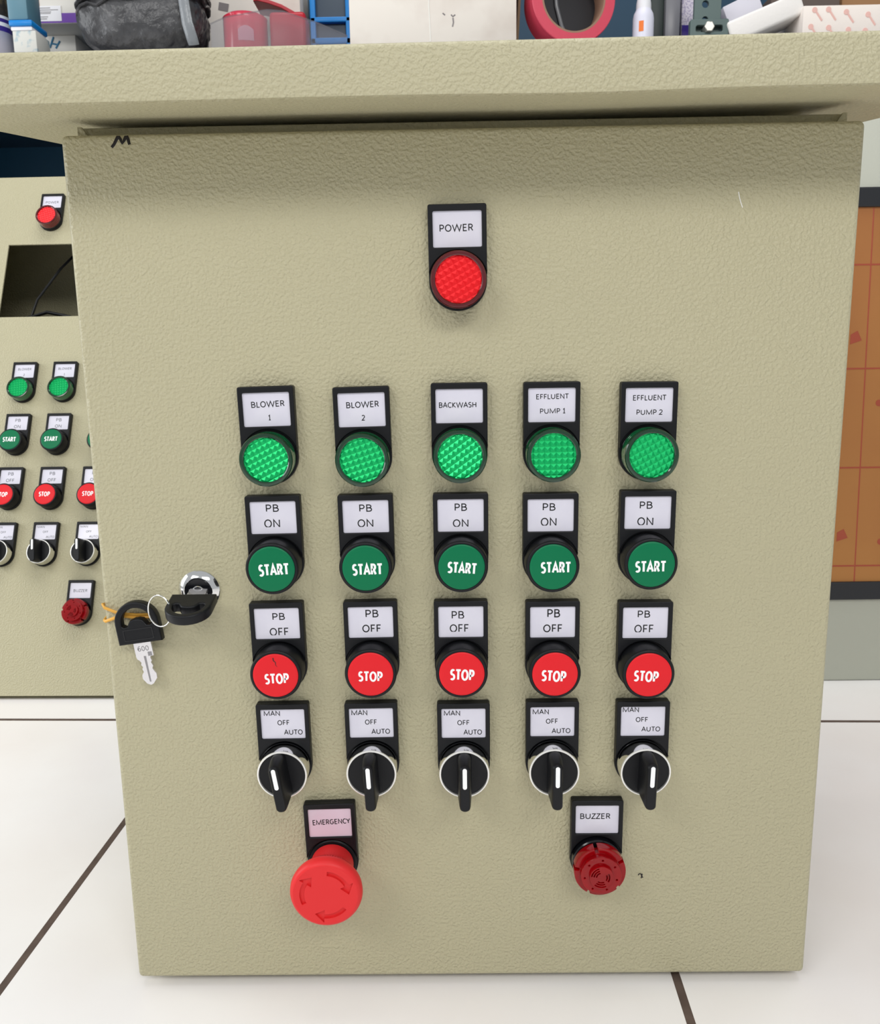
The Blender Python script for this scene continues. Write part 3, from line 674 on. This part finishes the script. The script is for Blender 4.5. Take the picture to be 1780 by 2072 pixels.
# ------------------------------------------------------------------ grey cabinet with covered window on the right
CY = 0.465
cab = empty('cabinet', (0.62, CY, FLOOR))
tag(cab, 'grey cabinet on the right with a black framed window covered by orange film', 'cabinet')
b = MB(); b.box((0, 0.13, 0.325), (0.58, 0.26, 0.65), K['grey_cab'], bevel=.003); b.build('cabinet_body', cab)
wx0, wx1, wz0, wz1 = -0.24, 0.24, 0.0906-FLOOR, 0.5250-FLOOR
b = MB(); b.prism([rrect(wx0, wz0, wx1, wz1, .012), rrect(wx0+.0195, wz0+.0205, wx1-.0195, wz1-.0193, .006)], 0.001, -0.005, K['gasket'], bevel=.0015); b.build('window_gasket', cab)
b = MB(); b.box((0, -.0006, (wz0+wz1)/2), (wx1-wx0-.03, .0024, wz1-wz0-.03), K['film']); win = b.build('covered_window', cab, smooth=False); win['label'] = 'orange protective film with red grid lines'
b = MB()
for zz in (.4493, .3434, .2381, .1290):
    b.box((0, -.00185, zz-FLOOR), (wx1-wx0-.04, .0003, .0017), K['film_red'])
for xx in (-.188, -.085, .018, .121): b.tube([(xx-.004, -.0018, wz1-.02), (xx+.0055, -.0018, wz0+.02)], .0008, K['film_red'], seg=6, flat=.3)
def film_mark(px, py, kind):
    p = at(px, py, CY)-Vector((0.62, CY, FLOOR))
    if kind: b.prism([[(p.x-.006, p.z-.006), (p.x+.006, p.z-.002), (p.x+.001, p.z+.008), (p.x-.006, p.z+.004)]], -.0017, -.0020, K['film_red'])
    else: b.prism([circ(.0035, 16, (p.x, p.z))], -.0017, -.0020, K['film_red'])
film_mark(1730, 685, 1); film_mark(1702, 1084, 1); film_mark(1776, 815, 0); film_mark(1779, 1095, 0)
b.build('red_grid_print', win, smooth=False)

# ------------------------------------------------------------------ shelf and the things on it
SZ = 0.848
b = MB()
b.box((0, 1.185, SZ-.0315), (2.0, 0.37, .063), K['navy'], bevel=.002)
sh = empty('shelf', (0, 1.185, FLOOR)); tag(sh, 'dark navy shelf behind the control panels, crowded with boxes and tools', 'shelf')
o = b.build('shelf_board', sh); o.location = (0, -1.115, -FLOOR)
for sx in (-1, 1):  # unseen end panels, added to keep the space under the shelf dark
    b = MB(); b.box((sx*.985, 1.185, (SZ-.063)/2), (.03, .37, SZ-.063+2*0.003+FLOOR*-1-.003), K['navy']); o = b.build('added_shade_panel', sh, smooth=False); o.location = (0, -1.115, -FLOOR)
def pbox(name, label, cat, x0, y0, x1, Y, depth, m, group=None, z0=None, bevel=.002, y1=None):
    """a carton whose front face spans x0..x1 in the photograph; it stands on the shelf"""
    a = at(x0, y0, Y); c = at(x1, y0, Y); zb = SZ if z0 is None else z0
    b = MB(); w = c.x-a.x; h = a.z-zb
    b.box((0, depth/2, h/2), (w, depth, h), m, bevel=bevel)
    o = b.build(name, None, ((a.x+c.x)/2, Y, zb)); tag(o, label, cat, group); return o, w, h
S = {
 'can_grey': mat('grey_lavender_can', (168, 166, 178), rough=.3, metal=.2), 'can_purple': mat('purple_can_band', (58, 40, 128), rough=.3), 'can_dark': mat('dark_can_print', (52, 46, 40), rough=.35, var=(60, (110, 96, 66), .45, .6)),
 'white': mat('white_plastic', (232, 232, 236), rough=.35), 'teal_box': mat('teal_grey_plastic', (92, 132, 148), rough=.4), 'blue': mat('bright_blue_plastic', (16, 128, 206), rough=.35),
 'card_pat': mat('pale_patterned_card', (206, 206, 200), rough=.6, var=(70, (158, 178, 186), .52, .62)), 'card_white': mat('white_card', (224, 221, 214), rough=.65),
 'purple': mat('purple_print', (116, 74, 170), rough=.45), 'salmon': mat('salmon_print', (206, 116, 100), rough=.5), 'grey_txt': mat('grey_small_print', (150, 148, 150), rough=.6),
 'bag': mat('black_plastic_film', (60, 60, 62), rough=.28, bump=(55, .004, .8, 4), var=(22, (96, 96, 98), .4, .7)), 'strap': mat('grey_plastic_strap', (128, 132, 136), rough=.22, bump=(140, .001, .6, 3)),
 'cream': mat('cream_white_carton', (226, 219, 210), rough=.7, var=(9, (204, 192, 182), .45, .72)), 'brown': mat('brown_corrugated_card', (112, 92, 70), rough=.8), 'brown2': mat('brown_carton', (150, 112, 76), rough=.8), 'dkbrown': mat('dark_brown_carton', (92, 80, 74), rough=.8),
 'clear': mat('clear_tray_plastic', (120, 120, 128), rough=.15, alpha=.24, spec=.3), 'red_jar': mat('red_translucent_plastic', (216, 52, 76), rough=.2, coat=.4), 'red_lid': mat('red_lid_plastic', (178, 16, 38), rough=.3), 'pink_lbl': mat('pale_pink_label', (222, 150, 168), rough=.5),
 'tape': mat('red_pink_tape', (206, 66, 88), rough=.4, bump=(300, .0003, .4, 2)), 'tape_core': mat('tape_core_card', (150, 116, 96), rough=.7), 'film_grey': mat('grey_clear_film', (112, 114, 118), rough=.2),
 'glue': mat('milky_white_bottle', (222, 222, 236), rough=.35), 'orange': mat('orange_print', (236, 120, 40), rough=.5), 'dkgrey': mat('dark_grey_green_plastic', (44, 54, 52), rough=.45), 'grey': mat('grey_sleeve', (122, 122, 128), rough=.3),
 'bracket': mat('grey_green_steel', (84, 100, 98), rough=.4, metal=.2), 'bolt': mat('zinc_bolt', (196, 194, 186), rough=.3, metal=.7), 'foam': mat('white_styrofoam', (238, 234, 230), rough=.8, bump=(260, .0006, .6, 2)),
 'dots': mat('printed_fine_dots', (206, 200, 212), rough=.6, var=(320, (168, 160, 186), .5, .55)), 'match': mat('white_patterned_card', (236, 226, 218), rough=.6), 'pink': mat('pink_print', (232, 186, 176), rough=.6), 'black': K['black'], 'handblue': mat('blue_pen_ink', (54, 120, 156), rough=.6), 'mark': mat('grey_ink_smudge', (130, 124, 124), rough=.7),
}
# spray can
p = at(-8, 107, 1.06); r = (at(27, 100, 1.06).x-at(-8, 100, 1.06).x); zz = lambda y: at(0, y, 1.03).z-SZ
can = MB(); can.lathe([(0, 0), (r, 0), (r, zz(57))], S['can_grey'], axis='Z', seg=40)
can.lathe([(r, zz(57)), (r, zz(46))], S['can_purple'], axis='Z', seg=40); can.lathe([(r, zz(46)), (r, zz(38))], S['white'], axis='Z', seg=40)
can.lathe([(r, zz(38)), (r, zz(30))], S['can_purple'], axis='Z', seg=40); can.lathe([(r, zz(30)), (r, zz(24))], S['white'], axis='Z', seg=40)
can.lathe([(r, zz(24)), (r, zz(-40)), (r*.8, zz(-55)), (0, zz(-55))], S['can_dark'], axis='Z', seg=40)
tag(can.build('spray_can', None, (p.x, 1.06, SZ)), 'spray can with purple and white bands at the left end of the shelf', 'can')
# small boxes at the left
o, w, h = pbox('carton', 'small pale carton with blue grey squares beside the spray can', 'box', 24, 62, 72, 1.02, .05, S['card_pat'])
tubz = SZ+h
a, c = at(22, 58, 1.025), at(70, 58, 1.025)
tub = empty('storage_tub', ((a.x+c.x)/2, 1.045, tubz)); tag(tub, 'teal storage tub with bright blue base on the small pale carton', 'tub')
w2 = c.x-a.x; hb = at(30, 43, 1.025).z-tubz
b = MB(); b.box((0, 0, .003), (w2*.9, .05, .006), S['white'], bevel=.0015); b.build('rim', tub)
b = MB(); b.box((0, 0, (hb+.006)/2), (w2, .056, hb-.006), S['blue'], bevel=.003); b.build('base', tub)
b = MB(); b.box((-.004, 0, hb+.045), (w2*.86, .05, .09), S['teal_box'], bevel=.004); b.build('tub_body', tub)
o, w, h = pbox('carton', 'small white carton with a blue handwritten H, below the purple box', 'box', 88, 72, 152, 1.215, .09, S['card_white'])
b = MB()
for p0, p1 in (((101, 97), (108, 75)), ((113, 98), (121, 83)), ((104, 88), (118, 91))):
    q = [at(*v, 1.2145)-o.location for v in (p0, p1)]; b.tube(q, .0016, S['handblue'], seg=6, flat=.3)
b.build('handwriting', o)
htop = SZ+h
PY = 1.16
a, c = at(62, 48, PY), at(160, 48, PY)
pb = MB(); w = c.x-a.x; hh = at(100, -40, PY).z-htop
pb.box((0, .075, hh/2), (w, .15, hh), S['card_white'], bevel=.0015)
pz = lambda x, y: ((at(x, y, PY).x-(a.x+c.x)/2), at(x, y, PY).z-htop)
for mm_, x0, y0, x1, y1 in ((S['purple'], 62, 48, 160, 26), (S['salmon'], 62, 26, 76, -30)):
    q0, q1 = pz(x0, y0), pz(x1, y1); q0 = (max(q0[0], -w/2+.001), max(q0[1], .001)); q1 = (min(q1[0], w/2-.001), q1[1])
    pb.box(((q0[0]+q1[0])/2, -.0002, (q0[1]+q1[1])/2), (q1[0]-q0[0], .0008, q1[1]-q0[1]), mm_)
pbo = pb.build('carton', None, ((a.x+c.x)/2, PY, htop), smooth=False); tag(pbo, 'white and purple printed box with a white sticker, beside the black bundle', 'box')
b = MB(); q0, q1 = pz(74, 44), pz(123, 12)
b.box(((q0[0]+q1[0])/2, -.0009, (q0[1]+q1[1])/2), (q1[0]-q0[0], .0006, q1[1]-q0[1]), S['white'])
for k, (x0, x1, y) in enumerate(((80, 102, 17), (80, 118, 21), (80, 104, 25), (80, 103, 28), (80, 98, 35), (80, 96, 39))):
    r0, r1 = pz(x0, y), pz(x1, y); b.box(((r0[0]+r1[0])/2, -.0013, r0[1]), (r1[0]-r0[0], .0004, .0012), S['grey_txt'])
b.build('sticker', pbo, smooth=False)
# black plastic-wrapped bundle
BY = 1.085
a, c = at(172, 60, BY), at(420, 60, BY); cx, R = (a.x+c.x)/2, (c.x-a.x)/2*.965
b = MB(); bm2 = bmesh.new(); bmesh.ops.create_icosphere(bm2, subdivisions=6, radius=1.0)
from mathutils import noise
for v in bm2.verts:
    n = v.co.normalized(); q = 5.0
    s_ = (abs(n.x)**q+abs(n.y)**q+abs(n.z)**q)**(-1/q)
    co = n*s_
    waist = 1-.07*math.exp(-((co.z+.37)/.10)**2)
    d_ = 1+.03*noise.fractal(n*2.3, 1.0, 2.0, 4)+.045*noise.turbulence(Vector((n.x*11+n.z*(7 if n.z < -.3 else -5), n.y*11, n.z*2.0)), 3, True)
    v.co = Vector((co.x*R*waist*d_, co.y*.060*waist*d_, co.z*.13*d_))
me = bpy.data.meshes.new('t'); bm2.to_mesh(me); bm2.free(); b.add(me, S['bag'])
bme = b.mesh('wrapped_bundle', 180); zmin = min(v.co.z for v in bme.vertices)
bun = put('wrapped_bundle', bme, None, (cx, BY, SZ-zmin)); tag(bun, 'bundle wrapped in crumpled black plastic film, tied with a strap', 'bundle')
b = MB(); pts = []
for k in range(49):
    t = 2*PI*k/48; ct, st = math.cos(t), math.sin(t); s_ = (abs(ct)**5+abs(st)**5)**(-1/5)
    pts.append((ct*s_*R*.985, st*s_*.0610, -.046+.012*ct+.004*math.sin(3*t)))
for dz, rr in ((0, .007), (-.012, .005)): b.tube([(x_, y_, z_+dz*(1+.4*math.sin(7*z_*100))) for x_, y_, z_ in pts[:-1]], rr, S['bag'], seg=8, closed=True, flat=.5)
b.build('tied_band', bun)
b = MB(); p0 = at(372, 0, BY-.07)-bun.location; p1 = at(390, 95, BY-.07)-bun.location
b.tube([(p0.x-.004, -.070, p0.z+.04), (p0.x, -.074, p0.z), ((p0.x+p1.x)/2-.001, -.0735, (p0.z+p1.z)/2), (p1.x, -.072, max(p1.z, SZ+.014-bun.location.z)), (p1.x+.001, -.066, max(p1.z-.02, SZ+.006-bun.location.z))], [.0085, .0088, .0092, .0094, .009], S['strap'], seg=10, flat=.25)
o = b.build('strap', bun); o['label'] = 'grey strip of tape'
# cream carton behind
o, w, h = pbox('carton', 'cream white carton behind the red jar in the clear tray', 'box', 412, -60, 604, 1.24, .1, S['cream'])
b = MB(); q = at(452, 14, 1.2395)-o.location
b.box((q.x, -.0004, q.z), (.018, .0006, .013), S['mark'], rot=Matrix.Rotation(.2, 4, 'Y')); b.build('ink_smudge', o, smooth=False)
# clear tray with red jar
ty = 1.04
tp = [at(x_, y_, ty) for x_, y_ in ((425, 48), (455, 34), (540, 19), (572, 22), (640, 45), (703, 72))]
xs = tp[0].x
tray = empty('clear_tray', ((tp[0].x+tp[-1].x)/2, ty, SZ)); tag(tray, 'clear plastic tray with sloping sides standing behind the hood', 'tray')
ox = tray.location.x
ol = [(p_.x-ox, p_.z-SZ) for p_ in tp]; ol = [(ol[0][0], 0.0)]+ol+[(ol[-1][0]-.004, 0.0)]
for nm, y0, y1 in (('front_wall', .002, 0.0), ('back_wall', .112, .110)):
    b = MB(); b.prism([ol], y0, y1, S['clear'], bevel=.0004); b.build(nm, tray, smooth=False)
b = MB()
b.tube([(x_, .001, z_) for x_, z_ in ol[1:-1]], .0012, S['clear'], seg=6); b.build('rim', tray)
b = MB(); b.box(((ol[0][0]+ol[-1][0])/2, .056, .001), (ol[-1][0]-ol[0][0]-.002, .107, .002), S['clear']); b.build('tray_base', tray, smooth=False)
a, c = at(453, 60, 1.09), at(541, 60, 1.09); r = (c.x-a.x)/2; jt = at(500, 21, 1.05).z-SZ
jar = MB(); jar.lathe([(0, .0025), (r*.96, .0025), (r, .008), (r, jt*.9), (r*.99, jt*.93), (r*1.01, jt), (r*.9, jt+.003), (0, jt+.003)], S['red_jar'], axis='Z', seg=48)
jo = jar.build('jar', None, ((a.x+c.x)/2, 1.09, SZ)); tag(jo, 'red plastic jar with a pale label inside the clear tray', 'jar')
b = MB(); aa = [math.radians(v) for v in range(-98, -54, 4)]
q0, q1 = at(495, 88, 1.07).z-SZ, at(495, 58, 1.07).z-SZ; i = b.mi(S['pink_lbl'])
lo = [b.bm.verts.new(((r+.0004)*math.cos(t), (r+.0004)*math.sin(t), max(q0, .01))) for t in aa]; hi = [b.bm.verts.new(((r+.0004)*math.cos(t), (r+.0004)*math.sin(t), q1-.006*abs(2*k/(len(aa)-1)-1)**2)) for k, t in enumerate(aa)]
for k in range(len(aa)-1): b.bm.faces.new((lo[k], lo[k+1], hi[k+1], hi[k])).material_index = i
b.build('jar_label', jo)
a, c = at(545, 60, 1.07), at(618, 60, 1.07)
b = MB(); b.box((0, .025, (at(560, 24, 1.07).z-SZ)/2), (c.x-a.x, .05, at(560, 30, 1.07).z-SZ), S['red_lid'], bevel=.006, seg=3)
tag(b.build('jar', None, ((a.x+c.x)/2, 1.07, SZ+.0035)), 'dark red square tub beside the round red jar in the clear tray', 'tub')
b = MB(); q = [at(x_, y_, 1.185) for x_, y_ in ((519, 6), (527, 5), (550, 11), (575, 20), (600, 34))]; mid = q[2]
cr = [(p_.x-mid.x, p_.z-mid.z) for p_ in q]
b.prism([cr+[(x_-.001, z_-.006) for x_, z_ in cr[::-1]]], .035, -.035, S['red_lid'], bevel=.001)
lid_z = mid.z
# the lid leans on the back wall of the tray
tag(b.build('lid', None, (mid.x, 1.195, mid.z)), 'red curved lid leaning over the back of the clear tray', 'lid')
# blue crate
cy = 1.27
a, c = at(630, 88, cy), at(712, 88, cy)
crate = empty('crate', ((a.x+c.x)/2, cy, SZ)); tag(crate, 'bright blue plastic crate half hidden by the big cream carton', 'crate')
w = c.x-a.x; zt = at(660, -30, cy).z-SZ
b = MB(); b.box((0, .05, zt/2), (w-.006, .09, zt-.004), mat('crate_shade', (58, 72, 86), rough=.4), bevel=.002); o = b.build('crate_shade_panel', crate); o['label'] = 'dark panel painted as shade behind the blue bars'  # dark-coloured panel stands in for the shade inside the crate
for nm, y0, y1 in (('rail', 36, 47), ('rail', 78, 92)):
    zc = (at(660, y0, cy).z+at(660, y1, cy).z)/2-SZ; b = MB(); b.box((0, 0, zc), (w, .012, at(660, y0, cy).z-at(660, y1, cy).z), S['blue'], bevel=.002); b.build(nm, crate)
for sx in (-1, 1):
    b = MB(); b.box((sx*(w/2-.005), .0, zt/2), (.010, .012, zt), S['blue'], bevel=.002); b.build('post', crate)
# big cream carton, cardboard sheet
o, w, h = pbox('carton', 'big cream white carton in the middle of the shelf, beside the tape roll', 'box', 703, -70, 1045, 1.025, .14, S['cream'], bevel=.002)
b = MB()
q = [at(x_, y_, 1.0248)-o.location for x_, y_ in ((868, -20), (867, 10), (869, 40), (871, 84))]
b.tube(q, .0009, S['card_white'], seg=6, flat=.3)
b.build('flap_crease', o)
b = MB()
for pts_ in (((895, 27), (900, 31)), ((912, 30), (916, 34), (921, 30)), ((916, 36), (917, 46), (915, 54))):
    b.tube([at(x_, y_, 1.0249)-o.location for x_, y_ in pts_], .0013, S['mark'], seg=6, flat=.2)
b.build('pen_mark', o)
a = at(1052, 80, 1.045); b = MB()
b.box((0, .05, .085), (.004, .10, .17), S['brown'], rot=Matrix.Rotation(math.radians(3.5), 4, 'Y'))
tag(b.build('cardboard_sheet', None, (a.x, 1.045, SZ+.0002), smooth=False), 'thin brown cardboard sheet upright beside the big cream carton', 'cardboard')
# tape roll
r = .0690; tw = .048
tr = MB(); ri = .0525
tr.lathe([(ri, -tw/2), (r-.001, -tw/2), (r, -tw/2+.001), (r, tw/2-.001), (r-.001, tw/2), (ri, tw/2)], S['tape'], axis='Y', seg=72)
a = at(1153, 20, 1.045)
roll = tr.build('tape_roll', None, (a.x, 1.055, SZ+r), (0, 0, math.radians(10))); tag(roll, 'red pink adhesive tape roll standing on edge beside the glue bottle', 'tape roll')
b = MB(); b.lathe([(ri+.0001, -tw/2), (ri-.0028, -tw/2), (ri-.0028, tw/2), (ri+.0001, tw/2)], S['tape_core'], axis='Y', seg=60); b.build('core', roll)
b = MB(); b.lathe([(ri-.0030, tw/2-.006), (0, tw/2-.006)], mat('dark_disc_inside_roll', (26, 24, 30), rough=.4), axis='Y', seg=40)  # dark disc across the hole of the roll
b.tube([(-.020, tw/2-.010, .035), (-.017, tw/2-.010, 0), (-.008, tw/2-.010, -.030), (.0, tw/2-.010, -.044)], .003, S['film_grey'], seg=8, flat=.3)
o = b.build('core_disc', roll); o['label'] = 'dark disc with a grey film strip inside the roll'
# glue bottle
a, c = at(1280, 50, 1.07), at(1322, 50, 1.07); r = (c.x-a.x)/2; zz = lambda y: at(1300, y, 1.07).z-SZ
b = MB(); b.lathe([(0, 0), (r*.95, 0), (r, .004), (r, zz(40)), (r*.93, zz(30)), (r*.75, zz(22)), (r*.68, zz(18))], S['glue'], axis='Z', seg=40)
bot = b.build('glue_bottle', None, ((a.x+c.x)/2, 1.07, SZ)); tag(bot, 'small milky white glue bottle with orange print beside the tape roll', 'bottle')
b = MB(); b.lathe([(r*.72, zz(21)), (r*.70, zz(8)), (r*.62, zz(-2)), (r*.35, zz(-6)), (r*.3, zz(-28)), (0, zz(-30))], S['white'], axis='Z', seg=32); b.build('cap', bot)
b = MB(); q = at(1293, 60, 1.07-r*.9)-bot.location
aa = [math.radians(v) for v in range(-125, -95, 5)]; i = b.mi(S['orange'])
lo = [b.bm.verts.new(((r+.0004)*math.cos(t), (r+.0004)*math.sin(t), max(zz(70), .005))) for t in aa]; hi = [b.bm.verts.new(((r+.0004)*math.cos(t), (r+.0004)*math.sin(t), zz(49))) for t in aa]
for k in range(len(aa)-1): b.bm.faces.new((lo[k], lo[k+1], hi[k+1], hi[k])).material_index = i
b.build('orange_print', bot)
# right part of the shelf
o, w, h = pbox('plastic_case', 'dark grey green plastic case upright behind the glue bottle', 'case', 1318, -40, 1346, 1.13, .09, S['dkgrey'], bevel=.003)
o, w, h = pbox('packet', 'glossy grey packet between the dark case and the steel bracket', 'packet', 1348, -40, 1379, 1.12, .02, S['grey'], bevel=.004)
o, w, h = pbox('packet', 'finely printed white packet with purple foot behind the steel bracket', 'packet', 1381, -40, 1412, 1.14, .02, S['dots'], bevel=.002)
b = MB(); b.box((0, -.0006, (at(1390, 50, 1.14).z-SZ)/2), (w-.002, .0012, at(1390, 50, 1.14).z-SZ-.002), S['can_purple']); o2 = b.build('purple_foot', o, smooth=False)
# steel bracket
by = 1.05
a, c = at(1396, 60, by), at(1474, 60, by); z38 = at(1430, 38, by).z-SZ; w = c.x-a.x; cx = (a.x+c.x)/2
br = empty('steel_bracket', (cx, by, SZ)); tag(br, 'grey green steel bracket with a hex bolt beside the white foam slab', 'bracket')
xx = lambda px_, py_: at(px_, py_, by).x-cx
sl0, sl1, sz0, sz1 = xx(1408, 55), xx(1462, 55), at(1430, 64, by).z-SZ, at(1430, 51, by).z-SZ
b = MB(); b.prism([rrect(-w/2, .0005, w/2, z38, .003), rrect(sl0, max(sz0, .004), sl1, sz1, .003)], .012, 0, S['bracket'], bevel=.001); b.build('foot_plate', br)
u0, u1 = xx(1409, 10), xx(1464, 10); zt = at(1430, -40, by).z-SZ; h1 = at(1432, 2, by).z-SZ; h2 = at(1432, 34, by).z-SZ
b = MB(); b.prism([[(u0, .01), (u1, .01), (u1, zt), (u0, zt)], circ(.0055, 20, (xx(1432, 2), h1)), circ(.0050, 20, (xx(1431, 35), h2))], .020, .0125, S['bracket'], bevel=.0006); b.build('upright', br)
b = MB(); bz = at(1433, 56, by).z-SZ
b.prism([circ(.0085, 6, (xx(1433, 56), max(bz, .010)))], .012, -.007, S['bolt'], bevel=.0012); b.build('bolt', br)
# foam slabs
fy = 1.045
b = MB(); pc = at(1551, 34, fy); ang = math.radians(21)
L = (at(1626, 5, fy)-at(1476, 60, fy)).length; th = .034
b.box((0, .035, 0), (L, .07, th), S['foam'], bevel=.005, seg=3, rot=Matrix.Rotation(-ang, 4, 'Y'))
tag(b.build('foam_slab', None, (pc.x, fy, pc.z)), 'long white foam slab leaning at a slant beside the pink patterned box', 'foam')
b = MB(); pc = at(1514, 18, 1.1); 
b.box((0, .02, 0), (.062, .04, .046), mat('pale_grey_foam', (214, 212, 222), rough=.8), bevel=.002, rot=Matrix.Rotation(math.radians(-24), 4, 'Y'))
tag(b.build('foam_block', None, (pc.x+.002, 1.125, pc.z+.004)), 'pale grey foam block behind the slanting white slab', 'foam')
o, w, h = pbox('carton', 'dark brown carton behind the slanting foam slab', 'box', 1560, -10, 1700, 1.17, .1, S['dkbrown'])
o, w, h = pbox('carton', 'light brown carton at the right end behind the pink patterned box', 'box', 1706, -40, 1860, 1.18, .1, S['brown2'])
o, w, h = pbox('carton', 'white box printed with pink pins at the right end of the shelf', 'box', 1626, 11, 1900, 1.035, .12, S['match'])
b = MB()
for px_, py_ in ((1648, 20), (1676, 19), (1712, 24), (1756, 29), (1640, 54), (1676, 56), (1716, 60), (1788, 22), (1800, 56), (1750, 62)):
    q = at(px_, py_, 1.0348)-o.location
    b.lathe([(0, -.0004), (.0042, -.0004), (.0042, .0002)], S['pink'], c=(q.x, -.0002, q.z), seg=14)
    b.tube([(q.x, -.0003, q.z), (q.x+.012, -.0003, q.z-.016)], .0017, S['pink'], seg=6, flat=.2)
b.build('pin_print', o)
